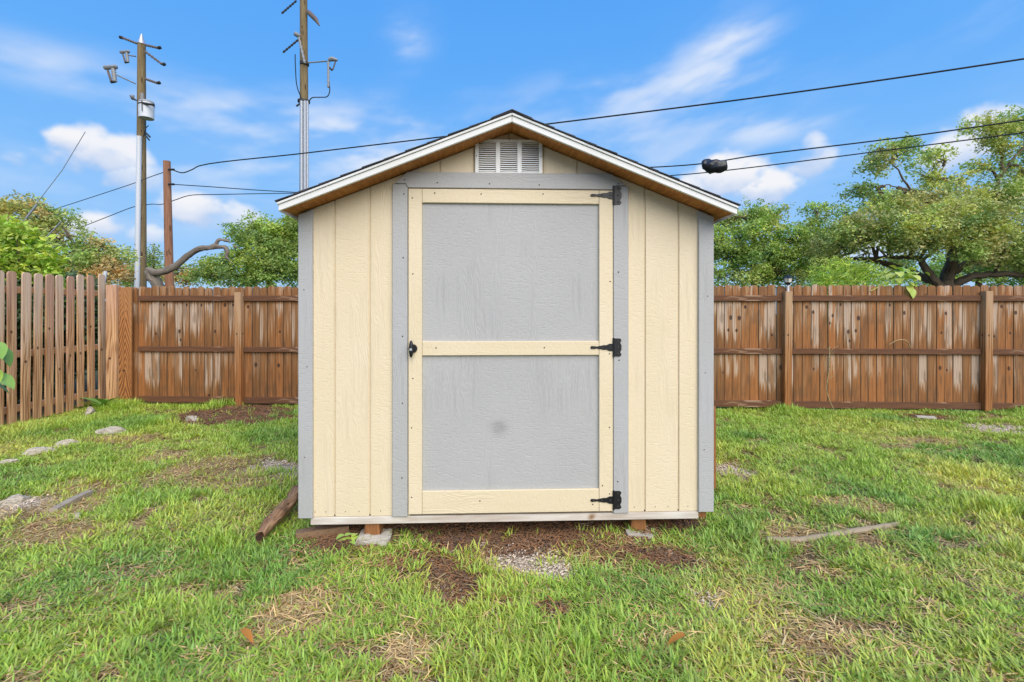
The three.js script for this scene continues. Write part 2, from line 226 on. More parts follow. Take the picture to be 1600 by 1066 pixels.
// ================================================================= SHED
const shedTurn = 0.0384;      // a little off square to the camera
{
  const S = thing('garden_shed', 'cream garden shed with grey trim, gabled shingle roof and white gable vent', 'shed', V(-0.0075, 0, -2.868)); S.rotation.y = shedTurn;
  const K = 2.868 / FOC, X = px => { const k = (px - 800) / FOC; return (2.868 * k + 0.0075) / (Math.cos(shedTurn) - k * Math.sin(shedTurn)); }, Y = py => EYE - (py - HOR) * K;
  const HW = 1.2, D = 3.0, SL = 0.397, wallTop = x => 2.351 - SL * Math.abs(x), base = Y(803.5);
  const r = rng(5); const nails = []; const nail = (x, y, z, rr = 0.0042) => { const g = new THREE.SphereGeometry(rr, 6, 4); g.scale(1, 1, 0.5); g.translate(x, y, z); nails.push(g); };
  // front siding: boards between grooves, on a backing sheet
  const hl = X(744), hr = X(845.5);          // the wall is open behind the vent
  for (const q of [[[-HW + 0.01, base + 0.01], [hl, base + 0.01], [hl, wallTop(hl)], [-HW + 0.01, wallTop(HW)]], [[hr, base + 0.01], [HW - 0.01, base + 0.01], [HW - 0.01, wallTop(HW)], [hr, wallTop(hr)]], [[hl, base + 0.01], [hr, base + 0.01], [hr, Y(270)], [hl, Y(270)]], [[hl, Y(222)], [hr, Y(222)], [hr, wallTop(hr)], [0, wallTop(0)], [hl, wallTop(hl)]]]) part('wall_sheet', slab(q, -0.03, -0.0085, 0), M.cream, S);
  const gro = [-HW + 0.012]; for (let k = -5; k <= 5; k++) gro.push(X(795) + k * 0.2028); gro.push(HW - 0.012);
  const dx0 = X(640), dx1 = X(955), dTop = Y(298);
  for (let i = 0; i < gro.length - 1; i++) {
    const a = gro[i] + 0.0042, b = gro[i + 1] - 0.0042, top = x => wallTop(x) - 0.002; const pts = (lo, x0, x1) => { const p = [[x0, lo], [x1, lo], [x1, top(x1)]]; if (x0 < -0.001 && x1 > 0.001) p.push([0, top(0)]); p.push([x0, top(x0)]); return p; };
    const dv = r() * 1.6, du = r();
    if (b < dx0 || a > dx1) part('siding_board', slab(pts(base, a, b), -0.0085, 0, 0.003, du, dv), M.cream, S);
    else if (a >= dx0 && b <= dx1) part('siding_board', slab(pts(a > hl - 0.02 && b < hr + 0.02 ? Y(222) : dTop, a, b), -0.0085, 0, 0.003, du, dv), M.cream, S);
    else { if (a < dx0 && dx0 > a + 0.01) { if (a < dx0 && b > dx0) part('siding_board', slab(pts(base, a, Math.min(b, dx0 + 0.0)), -0.0085, 0, 0.003, du, dv), M.cream, S); } if (b > dx1) part('siding_board', slab(pts(base, Math.max(a, dx1), b), -0.0085, 0, 0.003, du, dv), M.cream, S);
      const x0 = Math.max(a, dx0 + 0.0005), x1 = Math.min(b, dx1 - 0.0005); if (x1 - x0 > 0.01) part('siding_board', slab(pts(dTop, x0, x1), -0.0085, 0, 0.003, du, dv), M.cream, S); }
    for (const q of [0.3, 0.7]) if (b < dx0 || a > dx1) nail(mix(a, b, q), base + 0.03, 0.0005, 0.003);
  }
  // corner trim, with the return on each side wall
  for (const s of [-1, 1]) {
    const x0 = s < 0 ? X(467.5) : X(1090), x1 = s < 0 ? X(490) : X(1113.5);
    part('corner_trim', slab([[x0, base], [x1, base], [x1, wallTop(x1) - 0.012], [x0, wallTop(x0) - 0.012]], 0.0005, 0.0185, 0.003, r(), r()), M.grey, S);
    const side = board(-0.09, 0, base, wallTop(HW) - 0.02, 0, 0.018, 0.003, r(), r()); side.rotateY(s * Math.PI / 2); if (s > 0) side.translate(HW, 0, -0.09); else side.translate(-HW, 0, 0); side.translate(0, 0, s > 0 ? 0 : 0); part('corner_trim', side, M.grey, S);
    for (const py of [452, 565, 690]) nail((x0 + x1) / 2 + (r() - 0.5) * 0.03, Y(py + r() * 20), 0.019, 0.0035);
    // side wall boards
    const sheet = new THREE.BoxGeometry(0.03, wallTop(HW) - base, D - 0.02); sheet.translate(s * (HW - 0.026), (wallTop(HW) + base) / 2, -D / 2); part('wall_sheet', sheet, M.cream, S);
    for (let k = 0; k < 14; k++) { const w = (D - 0.1) / 14, g = board(-w / 2 + 0.004, w / 2 - 0.004, base, wallTop(HW) - 0.01, -0.009, 0, 0.003, r(), r()); g.rotateY(s * Math.PI / 2); g.translate(s * (HW - 0.001), 0, -0.095 - (k + 0.5) * w); part('siding_board', g, M.cream, S); }
  }
  { const g = slab([[-HW, base], [HW, base], [HW, wallTop(HW)], [0, wallTop(0)], [-HW, wallTop(HW)]], -D - 0.01, -D, 0); part('wall_sheet', g, M.cream, S); }
  const fl = new THREE.BoxGeometry(2 * HW - 0.03, 0.03, D - 0.05); fl.translate(0, base + 0.02, -D / 2 - 0.01); part('floor', fl, M.oldwood, S);
  // door casing
  part('door_trim', slab([[X(614), Y(803)], [X(637.5), Y(803)], [X(637.5), Y(296.5)], [X(634), Y(290.3)], [X(614), Y(290.3)]], 0.0005, 0.0195, 0.003, 0.3, 0.1), M.grey, S);
  part('door_trim', slab([[X(957.5), Y(803)], [X(981), Y(803)], [X(981), Y(290.5)], [X(961), Y(290.5)], [X(957.5), Y(296.5)]], 0.0005, 0.0195, 0.003, 0.6, 0.7), M.grey, S);
  part('door_trim', slab([[X(616.5), Y(289.7)], [X(634.5), Y(289.7)], [X(638), Y(296)], [X(957), Y(296)], [X(961), Y(289.7)], [X(976), Y(289.7)], [X(955), Y(271.5)], [X(637), Y(271.5)]], 0.0005, 0.0205, 0.003, 0.2, 0.45), M.greyH, S);
  for (const [px, py] of [[684, 288], [765, 289], [633, 284], [842, 290], [965, 287], [632, 306], [631, 404], [630, 525], [630, 628], [629, 743], [965, 425], [966, 563], [964, 753]]) nail(X(px), Y(py), 0.021);
  // door
  const door = new THREE.Group(); door.name = 'door'; S.add(door);
  const dm = M.grey.clone(); dm.map = rep(tex(512, 1024, (x, y) => { const W = 512, H = 1024, a = tn(x, y, W, H, 4, 5, 143, 4) - 0.5, b = tn(x, y, W, H, 160, 300, 144, 2) - 0.5, n = tn(x, y, W, H, 50, 100, 145, 3) - 0.5, k = Math.exp(-(((x - 234) / 14) ** 2 + ((y - 259) / 14) ** 2)) * (1 + n * 1.2); const t = a * 10 + b * 6 - k * 22; return [GREY[0] + t, GREY[1] + t, GREY[2] + t]; }), 1 / 1.6, 1 / 3.2);
  part('door_panel', board(X(641), X(954), Y(798), Y(299), -0.012, 0.0035, 0, 0.8, 0.2), dm, door);
  const F0 = 0.004, F1 = 0.0215;
  part('stile', board(X(638.9), X(660), Y(799.5), Y(297.6), F0, F1, 0.003, 0.5, 0.3), M.cream, door);
  part('stile', board(X(935), X(956.4), Y(799.5), Y(297.6), F0, F1, 0.003, 0.2, 0.9), M.cream, door);
  for (const [a, b, q] of [[319, 297.6, 0.1], [555, 533, 0.5], [799.5, 764, 0.8]]) part('rail', board(X(660.35), X(934.65), Y(a), Y(b), F0, F1 - 0.0006, 0.003, q, q), M.creamH, door);
  for (const [px, py] of [[645, 312], [680, 304], [752, 305], [646, 429], [682, 543], [850, 543], [644, 666], [644, 773], [750, 780], [848, 304], [952, 440], [951, 553], [951, 668], [940, 759], [951, 772], [646, 590], [925, 788]]) nail(X(px), Y(py), F1 + 0.0005);
  const boltGeo = new THREE.SphereGeometry(0.0052, 8, 6).scale(1, 1, 0.5);
  for (const py of [305.5, 543, 781.5]) {
    const y = Y(py), h = new THREE.Group(); h.name = 'hinge'; S.add(h);
    const u = (X(957) - X(921)), sh = [[X(921.5), y + 0.004], [X(923), y + 0.0085], [X(928), y + 0.008], [X(931), y + 0.0055], [X(942), y + 0.014], [X(946), y + 0.013], [X(951), y + 0.022], [X(957), y + 0.022]];
    const outline = [...sh.map(p => [p[0], 2 * y - p[1]]), ...sh.slice().reverse()];
    part('hinge_strap', slab(outline, F1 + 0.0005, F1 + 0.005, 0.001), M.black, h);
    const pl = [[X(957.5), y - 0.053], [X(967), y - 0.053], [X(969.5), y - 0.044], [X(967.5), y - 0.027], [X(969.5), y - 0.012], [X(969.5), y + 0.012], [X(967.5), y + 0.027], [X(969.5), y + 0.044], [X(967), y + 0.053], [X(957.5), y + 0.053]];
    part('hinge_plate', slab(pl, 0.0205, 0.026, 0.001), M.black, h);
    const pin = cyl(0.0055, 0.0055, 0.112, 10); pin.translate(X(957.2), y, 0.027); part('hinge_pin', pin, M.black, h);
    for (const [bx, by, bz] of [[X(964), y + 0.038, 0.0265], [X(964), y, 0.0265], [X(964), y - 0.038, 0.0265], [X(952), y, F1 + 0.0055], [X(939), y, F1 + 0.0055], [X(926), y, F1 + 0.0055]]) part('bolt', boltGeo, M.nail, h, [bx, by, bz]);
  }
  { const h = new THREE.Group(); h.name = 'door_handle'; S.add(h); const x = X(644.6), y = Y(544);
    const ros = cyl(0.026, 0.024, 0.01, 20); ros.rotateX(Math.PI / 2); ros.translate(x + 0.006, y, F1 + 0.0055); part('rosette', ros, M.black, h);
    const gr = new THREE.SphereGeometry(1, 16, 12); gr.scale(0.0135, 0.05, 0.013); gr.translate(x, y, F1 + 0.028); part('grip', gr, M.black, h);
    const st = cyl(0.009, 0.009, 0.02, 12); st.rotateX(Math.PI / 2); st.translate(x, y, F1 + 0.018); part('stem', st, M.black, h);
    const lk = cyl(0.008, 0.008, 0.004, 14); lk.rotateX(Math.PI / 2); lk.translate(x, y - 0.002, F1 + 0.042); part('lock_cylinder', lk, M.steel, h); }
  // gable vent
  const vent = new THREE.Group(); vent.name = 'gable_vent'; S.add(vent); const vx0 = X(742.5), vx1 = X(847), vy0 = Y(272), vy1 = Y(219.5), vz = 0.001;
  const col = [[X(748), X(774.5)], [X(781.5), X(808)], [X(815), X(841.5)]], sy0 = Y(270), sy1 = Y(223.5);
  for (const [a, b] of [[vx0, col[0][0]], [col[0][1], col[1][0]], [col[1][1], col[2][0]], [col[2][1], vx1]]) part('vent_frame', board(a, b, vy0, vy1, 0.0035, 0.02, 0.0015), M.vent, vent);
  for (const [a, b] of col) { part('vent_frame', board(a + 0.0004, b - 0.0004, sy1, vy1, 0.0035, 0.0196, 0.0015), M.vent, vent); part('vent_frame', board(a + 0.0004, b - 0.0004, vy0, sy0, 0.0035, 0.0196, 0.0015), M.vent, vent);
    const n = 14, st = (sy1 - sy0) / n;
    for (let k = 0; k < n; k++) { const w = b - a - 0.0008, g = new THREE.BoxGeometry(w, st * 0.66, 0.003, 6, 1, 1), p = g.attributes.position; for (let i = 0; i < p.count; i++) { const q = p.getX(i) / (w / 2), bow = 1 - q * q; p.setY(i, p.getY(i) - 0.0028 * bow); p.setZ(i, p.getZ(i) + 0.004 * bow + (p.getY(i) < 0 ? 0.004 : -0.002)); } g.computeVertexNormals(); g.translate((a + b) / 2, sy0 + (k + 0.5) * st + 0.0016, 0.0125); part('vent_slat', g, M.vent, vent); } }
  for (const px of [744.5, 844.5]) nail(X(px), Y(246), 0.0205, 0.0035); nail(X(796), Y(221), 0.0205, 0.003);
  // bottom plate and skids
  { const g = board(X(485.5), X(1091), Y(815), Y(803.8), -0.03, 0.006, 0.003), uv = g.attributes.uv, x0 = X(485.5), w = X(1091) - x0; for (let i = 0; i < uv.count; i++) uv.setXY(i, (uv.getX(i) - x0) / w, (uv.getY(i) - Y(815)) / 0.045); part('sill_board', g, M.sill, S); }
  for (const x of [-1.13, -0.78, 0.74, 1.145]) { const g = new THREE.BoxGeometry(0.06, base - Y(814) - 0.004, D - 0.1); g.translate(x, (base + Y(814)) / 2 - 0.003, -D / 2 - 0.02); part('skid', g, Math.abs(x) > 1 ? M.brownwood : M.oldwood, S); }
  { const g = board(X(1092), X(1103.5), Y(814), Y(803.8), -0.1, -0.002, 0.002); part('skid', g, M.brownwood, S); }
  // roof: sheathing, rake fascia, shingle courses
  const RW = 1.265, OV = 0.19, un = x => wallTop(x) + 0.001;
  for (const s of [-1, 1]) {
    const q = p => s > 0 ? p : p.map(([x, y]) => [-x, y]).reverse();
    part('roof_sheathing', slab(q([[0.0005, un(0)], [RW - 0.006, un(RW - 0.006)], [RW - 0.006, un(RW) + 0.033], [0.0005, un(0) + 0.034]]), -D - OV, OV - 0.018, 0), M.soffit, S);
    part('barge_rafter', slab(q([[0.001, un(0) - 0.012], [RW - 0.03, un(RW - 0.03) - 0.012], [RW - 0.03, un(RW - 0.03) - 0.0015], [0.001, un(0) - 0.0015]]), OV - 0.055, OV - 0.019, 0.001), M.soffit, S);
    part('rake_fascia', slab(q([[0.0006, un(0) - 0.012], [RW, un(RW) - 0.012], [RW, un(RW) + 0.022], [0.0006, un(0) + 0.022]]), OV - 0.0175, OV, 0.002, r(), r()), M.white, S);
    part('rake_drip', slab(q([[0.0006, un(0) + 0.0225], [RW + 0.004, un(RW + 0.004) + 0.0225], [RW + 0.004, un(RW) + 0.034], [0.0006, un(0) + 0.036]]), OV - 0.0175, OV + 0.008, 0.0015, r(), r()), M.white, S);
    const ef = slab([[-D - OV + 0.02, un(RW) - 0.014], [OV - 0.019, un(RW) - 0.014], [OV - 0.019, un(RW) + 0.033], [-D - OV + 0.02, un(RW) + 0.033]], 0, 0.005, 0.001); ef.rotateY(-Math.PI / 2); ef.translate(s > 0 ? RW : -RW + 0.005, 0, 0); part('eave_fascia', ef, M.white, S);
    const len = Math.hypot(1, SL), nC = 11, pitch = (RW + 0.012) / nC;
    for (let k = 0; k < nC; k++) { const xa = RW + 0.014 - k * pitch, xb = Math.max(xa - pitch * 1.5, 0), y = x => un(x) + 0.037, t = 0.0055; const g = slab(q([[xb, y(xb) + 0.0015], [xa, y(xa) + 0.006], [xa, y(xa) + 0.006 + t], [xb, y(xb) + 0.0015 + t * 0.6]]), -D - OV - 0.01, OV + 0.014 + (r() - 0.5) * 0.006, 0); part('shingle_course', g, M.shingle, S); }
  }
  { const g = slab([[-0.11, un(0.11) + 0.044], [0, un(0) + 0.046], [0.11, un(0.11) + 0.044], [0.11, un(0.11) + 0.05], [0, un(0) + 0.052], [-0.11, un(0.11) + 0.05]], -D - OV - 0.01, OV + 0.016, 0); part('ridge_cap', g, M.shingle, S); }
  { const m = part('nail_heads', merge(nails), M.nail, S); m.userData.kind = 'stuff'; }
}
// piers and scrap under and beside the shed
{
  const Sx = (px, d) => (px - 800) * d / FOC, conc = new THREE.MeshStandardMaterial({ roughness: 0.95, map: rep(tex(256, 256, (x, y) => { const a = tn(x, y, 256, 256, 6, 6, 3, 4), b = h3(x, y, 3); const k = 96 + a * 100 + b * 40; return [k * 1.04, k * 0.98, k * 0.88]; }), 4, 4) });
  M.conc = conc; const pale = new THREE.MeshStandardMaterial({ roughness: 0.95, map: rep(tex(256, 256, (x, y) => { const a = tn(x, y, 256, 256, 6, 6, 5, 4), b = h3(x, y, 3); const k = 120 + a * 90 + b * 30; return [k, k * 0.96, k * 0.88]; }), 4, 4) });
  const rough = (g, amt, f, seed) => { const p = g.attributes.position; for (let i = 0; i < p.count; i++) { const x = p.getX(i), y = p.getY(i), z = p.getZ(i); p.setXYZ(i, x + (fbm(x * f + seed, y * f, z * f, 3) - 0.5) * amt, y + (fbm(x * f, y * f + seed, z * f, 3) - 0.5) * amt, z + (fbm(x * f, y * f, z * f + seed, 3) - 0.5) * amt); } g.computeVertexNormals(); return g; };
  M.rough = rough;
  let g = rough(new THREE.BoxGeometry(0.18, 0.055, 0.17, 12, 4, 12), 0.045, 16, 3); solo('concrete_pad', g, pale, 'chipped whitish concrete pad under the brown block at the shed\'s front', 'concrete block', V(Sx(584, 2.82), -0.042, -2.84));
  g = rough(slab([[-0.042, 0], [0.054, 0], [0.05, 0.055], [0.05, 0.078], [-0.034, 0.078]], -0.09, 0.03, 0.003), 0.006, 20, 5); solo('wood_block', g, M.brownwood, 'brown wooden block holding up the shed on a whitish concrete pad', 'wooden block', V(Sx(579, 2.85), -0.026, -2.88));
  g = rough(slab([[-0.045, 0], [0.05, 0], [0.046, 0.072], [-0.036, 0.072]], -0.1, 0.02, 0.003), 0.006, 20, 8); solo('wood_block', g, M.brownwood, 'short brown wooden block under the shed below its lowest door hinge', 'wooden block', V(Sx(997, 2.93), -0.024, -2.95));
  g = rough(new THREE.BoxGeometry(0.14, 0.04, 0.12, 6, 2, 6), 0.03, 15, 13); solo('concrete_pad', g, pale, 'small broken concrete piece half buried below the hinge side block', 'concrete block', V(Sx(997, 2.92), -0.045, -2.92));
  // rotten log leaning out from the shed's corner
  const a = G(408, 846), b = G(476, 776); a.y = 0.045; b.y = 0.1; a.z += 0.02;
  const L = thing('rotten_log', 'split rotten brown log sticking out beside the shed\'s corner', 'log', V(a.x, 0, a.z));
  const ax = b.clone().sub(a), pts = [], rad = []; for (let i = 0; i <= 18; i++) { const t = i / 18; pts.push(V(ax.x * t, 0.03 + 0.05 * t + 0.008 * Math.sin(t * 9), ax.z * t)); rad.push(0.022 + 0.014 * sstep(0, 0.35, t)); }
  M.rot = wood([30, 18, 10], [70, 42, 24], 305);
  const lg = tube(pts, rad, 22), lp = lg.attributes.position; for (let i = 0; i < lp.count; i++) { const x = lp.getX(i), y = lp.getY(i), z = lp.getZ(i), k = Math.floor(i / 23) / 18, cx = ax.x * k, cz = ax.z * k, n = fbm(x * 30, y * 60, z * 16, 3) - 0.5; lp.setXYZ(i, x + (x - cx) * n * 1.5, y + n * 0.06, z + (z - cz) * n * 1.3); } lg.computeVertexNormals();
  part('log_body', lg, wood([84, 50, 28], [206, 172, 134], 303, { u: 2, v: 2.2, knots: 3, freq: 9 }), L);
  const endg = new THREE.CircleGeometry(0.018, 9); endg.rotateY(Math.atan2(-ax.x, -ax.z)); endg.translate(-ax.x * 0.006, 0.031, -ax.z * 0.006); part('log_end', endg, M.rot, L).userData.label = 'dark hollow end of the log';
  // old boards under the front edge
  const sc = (px, py, px2, py2, w, t, label, mat = M.oldwood) => { const p = G(px, py), q = G(px2, py2), d = q.clone().sub(p), len = d.length(); const gg = rough(new THREE.BoxGeometry(len, t, w, 16, 2, 4), 0.018, 10, px); const m = solo('scrap_board', gg, mat, label, 'board', (p.add(q).multiplyScalar(0.5), p.setY(groundY(p.x, p.z) + t * 0.5 + 0.006))); m.rotation.y = Math.atan2(-d.z, d.x); return m; };
  sc(462, 834, 545, 822, 0.06, 0.045, 'weathered scrap board lying under the shed beside the log');
  sc(82, 805, 141, 776, 0.05, 0.028, 'grey weathered stick of wood lying on the bare lawn', wood([128, 112, 92], [196, 184, 166], 311, { u: 4, v: 2 })).position.y = 0.03;
  sc(1432, 655, 1462, 657, 0.07, 0.02, 'pale thin scrap of wood lying below the fence boards', wood([170, 160, 146], [220, 214, 204], 313)).position.y = 0.03;
  // stake beside the far side of the shed
  const st = solo('wooden_stake', rough(board(-0.014, 0.014, 0, 0.6, -0.014, 0.014, 0.002), 0.006, 9, 4), M.brownwood, 'thin brown stake standing just beside the shed\'s side wall', 'stake', V(1.475, 0, -3.56));
  // edging stones and rocks
  const rocks = [[12, 730, 0.13, 'pale edging stone nearest the slatted side fence'], [62, 714, 0.2, 'long pale edging stone in the middle of the buried row'], [102, 703, 0.19, 'flat pale edging stone at the far end of the buried row'], [172, 681, 0.24, 'pale edging stone by itself in the lawn below the rear fence corner'], [141, 648, 0.2, 'grey angular rock lying at the foot of the slatted fence'], [180, 631, 0.18, 'rounded grey rock in the corner where the two fences meet'], [215, 632, 0.16, 'small flat pale stone at the foot of the rear fence'], [300, 660, 0.2, 'flat pale stone half sunk in mulch near the rear fence'], [22, 787, 0.16, 'flat pale stone in the bare soil at the lawn edge'], [120, 812, 0.1, 'small white stone chip beside the grey stick'], [378, 770, 0.07, 'small white pebble in the grass beside the shed'], [868, 886, 0.04, 'white pebble on the sandy mound before the door']];
  rocks.forEach(([px, py, s, label], i) => { const q = G(px, py), gg = rough(new THREE.IcosahedronGeometry(0.5, 3), 0.5, 2.6, i * 7 + 2); gg.scale(s, s * (i === 4 || i === 5 ? 0.75 : 0.5), s * 0.42); const m = solo(i < 4 ? 'edging_stone' : 'rock', gg, conc, label, 'stone', q.setY(groundY(q.x, q.z) + s * 0.1)); m.rotation.y = i < 4 ? 0.75 : i * 1.3; });
  // buried lawn edging
  const e = [[1196, 836], [1240, 840], [1290, 838], [1340, 832], [1405, 822]].map(([x, y]) => { const p = G(x, y); p.y = groundY(p.x, p.z) + 0.016; return p; });
  solo('lawn_edging', rough(tube(curve(e, 40), 0.02, 8), 0.014, 22, 6), new THREE.MeshStandardMaterial({ color: new THREE.Color().setRGB(0.34, 0.27, 0.18), roughness: 0.9 }), 'tan curved strip of edging half buried in the lawn beside the shed', 'edging');
}

// ================================================================= FENCES
// weathered boards: brown stain below, silvered where sun and rain reach under the rails
function picketTex(seed, amount, H = 1.64) {
  const w = 64, h = 1024, r = rng(seed), s1 = r() * 99, tone = r(), K = []; for (let i = 0; i < 2; i++) if (r() < 0.55) K.push([0.15 + r() * 0.7, r(), 0.6 + r() * 0.9]);
  const e1 = 0.8 + r() * 0.46, e2 = 0.12 + r() * 0.46, a1 = amount * (0.35 + r() * 1.7), a2 = amount * (0.25 + r() * 1.6);
  return tex(w, h, (x, y) => {
    const u = x / w, m = y / h * H; let kn = 0, wob = 0; for (const [ku, kv, ks] of K) { const d = ((u - ku) / (0.17 * ks)) ** 2 + ((m - kv * H) / (0.028 * ks)) ** 2; kn = Math.max(kn, sstep(1, 0.35, d)); wob += Math.exp(-d * 0.25) * 0.5; }
    const str = fbm(u * 7 + s1, m * 1.2, 2, 3), fine = fbm(u * 26 + s1, m * 3, 5, 2), ring = 0.5 + 0.5 * Math.sin((u * 3 + str * 2.4 + wob + fbm(u + s1, m * 0.8, 1, 2) * 3) * 6.28);
    const lo = [88 + 30 * tone, 58 + 14 * tone, 30 + 4 * tone], hi = [162 + 14 * tone, 110 + 4 * tone, 60];
    let c = mix3(lo, hi, clamp(0.15 + 0.4 * ring * 0.6 + 0.7 * (fine - 0.3) + 0.2 * tone));
    const edge = (str - 0.5) * 0.5 + (fine - 0.5) * 0.1;
    const b1 = sstep(e1 - 0.08, e1 + 0.12, m + edge) * sstep(1.44, 1.38, m - edge * 0.2), b2 = sstep(e2 - 0.07, e2 + 0.11, m + edge) * sstep(0.735, 0.7, m - edge * 0.2), b3 = sstep(1.5, 1.58, m + edge) * 0.6;
    const bl = clamp((b1 * a1 + b2 * a2 + b3 * amount * (0.5 + tone)) * (0.45 + 0.9 * fine) * (0.25 + 0.95 * sstep(0.36, 0.62, fbm(u * 2.6 + s1 * 1.7, m * 1.9, 14, 3)))); c = mix3(c, mix3([156, 132, 112], [212, 196, 182], fine), clamp(bl, 0, 0.85));
    const dirt = sstep(0.52, 0.72, fbm(u * 3 + s1, m * 5, 8, 4)) * 0.25 + (u < 0.05 || u > 0.95 ? 0.3 : 0); c = mix3(c, [62, 48, 34], dirt);
    return mix3(c, [48, 28, 18], kn * 0.75);
  }, true, false);
}
const NV = 20, picketMats = []; for (let i = 0; i < NV; i++) picketMats.push(new THREE.MeshStandardMaterial({ map: picketTex(400 + i * 3, 0.35 + 0.75 * (i / NV)), roughness: 0.82 }));
function grainTex(seed, a, b, topc, chevron) {
  const w = 128, h = 1024, r = rng(seed), s1 = r() * 90;
  return tex(w, h, (x, y) => { const u = x / w, m = y / h; const str = fbm(u * 9 + s1, m * 3, 2, 3), fine = fbm(u * 34 + s1, m * 5, 5, 2); const ph = chevron ? m * 15 + Math.abs(u - 0.5) * 5 + fbm(u * 2 + s1, m * 3, 3, 2) * 3 : (u * 3 + str * 1.6 + fbm(u + s1, m * 1.4, 1, 2) * 4); const ring = Math.pow(0.5 + 0.5 * Math.sin(ph * 6.28), 2); let c = mix3(a, b, clamp(0.05 + (chevron ? 0.9 : 0.65) * (1 - ring) + 0.8 * (fine - 0.45))); c = mix3(c, topc, sstep(0.45, 0.75, m * 0.7 + (str - 0.3) * 0.9) * 0.75); const k = ((u - 0.4) / 0.16) ** 2 + ((m - 0.3 - r0(seed) * 0.4) / 0.012) ** 2; return mix3(c, [56, 34, 20], sstep(1, 0.3, k) * 0.7); }, true, false);
}
function r0(s) { return h3(s, 3, 5); }
const slatMats = []; for (let i = 0; i < 7; i++) slatMats.push(new THREE.MeshStandardMaterial({ map: grainTex(500 + i, [136, 92, 56], [230, 188, 142], i % 3 ? [220, 194, 170] : [192, 152, 130], false), roughness: 0.85 }));
const postMat = new THREE.MeshStandardMaterial({ map: grainTex(520, [112, 68, 32], [176, 118, 66], [186, 158, 128], false), roughness: 0.85 }), chevMat = new THREE.MeshStandardMaterial({ map: grainTex(523, [84, 46, 22], [176, 118, 64], [168, 120, 76], true), roughness: 0.8 });
const railMat = [0, 1].map(i => new THREE.MeshStandardMaterial({ roughness: 0.85, map: (() => { const W = 512, H = 64; return tex(W, H, (x, y) => { const f = tn(x, y, W, H, 6, 14, 61 + i, 3), b = tn(x, y, W, H, 5, 2, 67 + i, 3); return mix3(mix3([70, 44, 28], [126, 84, 54], f), [176, 148, 124], sstep(0.58, 0.74, b) * 0.7); }); })() }));
function picketGeo(w, h, t) {        // rounded dog-ear top, uv 0..1 over the face
  const c = w * 0.3, pts = [[-w / 2, 0], [w / 2, 0], [w / 2, h - c], [w / 2 - c * 0.22, h - c * 0.45], [w / 2 - c * 0.7, h - c * 0.08], [w / 2 - c * 1.2, h], [-w / 2 + c * 1.2, h], [-w / 2 + c * 0.7, h - c * 0.08], [-w / 2 + c * 0.22, h - c * 0.45], [-w / 2, h - c]];
  const g = slab(pts, -t, 0, 0.002), uv = g.attributes.uv, p = g.attributes.position; for (let i = 0; i < uv.count; i++) uv.setXY(i, clamp(p.getX(i) / w + 0.5, 0.01, 0.99), clamp(p.getY(i) / h, 0.002, 0.998)); return g;
}
function uvBox(g, vertical) { g.computeBoundingBox(); const b = g.boundingBox, s = b.getSize(V(0, 0, 0)), p = g.attributes.position, n = g.attributes.normal, uv = g.attributes.uv; for (let i = 0; i < uv.count; i++) { const fx = (p.getX(i) - b.min.x) / s.x, fy = (p.getY(i) - b.min.y) / s.y, fz = (p.getZ(i) - b.min.z) / s.z; if (vertical) uv.setXY(i, clamp(Math.abs(n.getX(i)) > 0.7 ? fz : fx, 0.01, 0.99), clamp(fy, 0.002, 0.998)); else uv.setXY(i, (p.getX(i)) / 1.2, fy); } return g; }
{
  const A = V(-5.27, 0, -6.7), B = V(6.085, 0, -6.25), ang = Math.atan2(A.z - B.z, B.x - A.x), ca = Math.cos(ang);
  const F = thing('privacy_fence', 'long brown board privacy fence with posts and three rails behind the shed', 'fence', A); F.rotation.y = ang;
  const L = x => (x - A.x) / ca, r = rng(31), posts = [-3.71, -1.28, 1.15, 3.58, 6.085, 8.52].map(L);
  const geos = [0.108, 0.102, 0.112, 0.096].map(w => [w, picketGeo(w, 1.6, 0.016)]);
  let s = -0.36, i = 0; const end = L(9.1);
  while (s < end) {
    const [w, g] = geos[Math.floor(r() * 4)], hgt = 1 + (r() - 0.5) * 0.014; const m = part('picket', g, picketMats[Math.floor(r() * NV)], F, [s + w / 2, 0.035 + (r() - 0.5) * 0.012, -0.041 + (r() - 0.5) * 0.008]); m.scale.set(r() < 0.5 ? -1 : 1, hgt, 1); if (m.scale.x < 0) m.scale.x = 1, m.rotation.z = (r() - 0.5) * 0.006; else m.rotation.z = (r() - 0.5) * 0.012; m.rotation.y = (r() - 0.5) * 0.05;
    s += w + 0.0015 + r() * 0.004; i++;
  }
  const stops = [L(-5.2), ...posts, end]; const rails = [[1.435, 0.075], [0.735, 0.07], [0.035, 0.085]];
  for (let k = 0; k < stops.length - 1; k++) for (const [y, h] of rails) { const a = stops[k] + 0.046, b = stops[k + 1] - 0.046; const g = uvBox(board(a, b, y, y + h, -0.039, -0.002, 0.003), false); const m = part('rail', g, railMat[k % 2], F); m.rotation.z = 0; m.position.y = (r() - 0.5) * 0.016; }
  const pg = uvBox(board(-0.0445, 0.0445, -0.06, 1.555, -0.038, 0.051, 0.004), true);
  for (const p of posts) { const m = part('post', pg, postMat, F, [p, 0, 0]); m.rotation.z = (r() - 0.5) * 0.02; m.rotation.y = (r() - 0.5) * 0.06; }
  // corner: post and a wide board with arched grain
  part('post', uvBox(board(-5.56, -5.41, -0.05, 1.66, -0.03, 0.06, 0.004), true).translate(5.27, 0, 0), slatMats[3], F);
  part('corner_board', uvBox(board(-5.4, -5.225, -0.03, 1.63, 0.0, 0.024, 0.003), true).translate(5.27, 0, 0), chevMat, F);
}
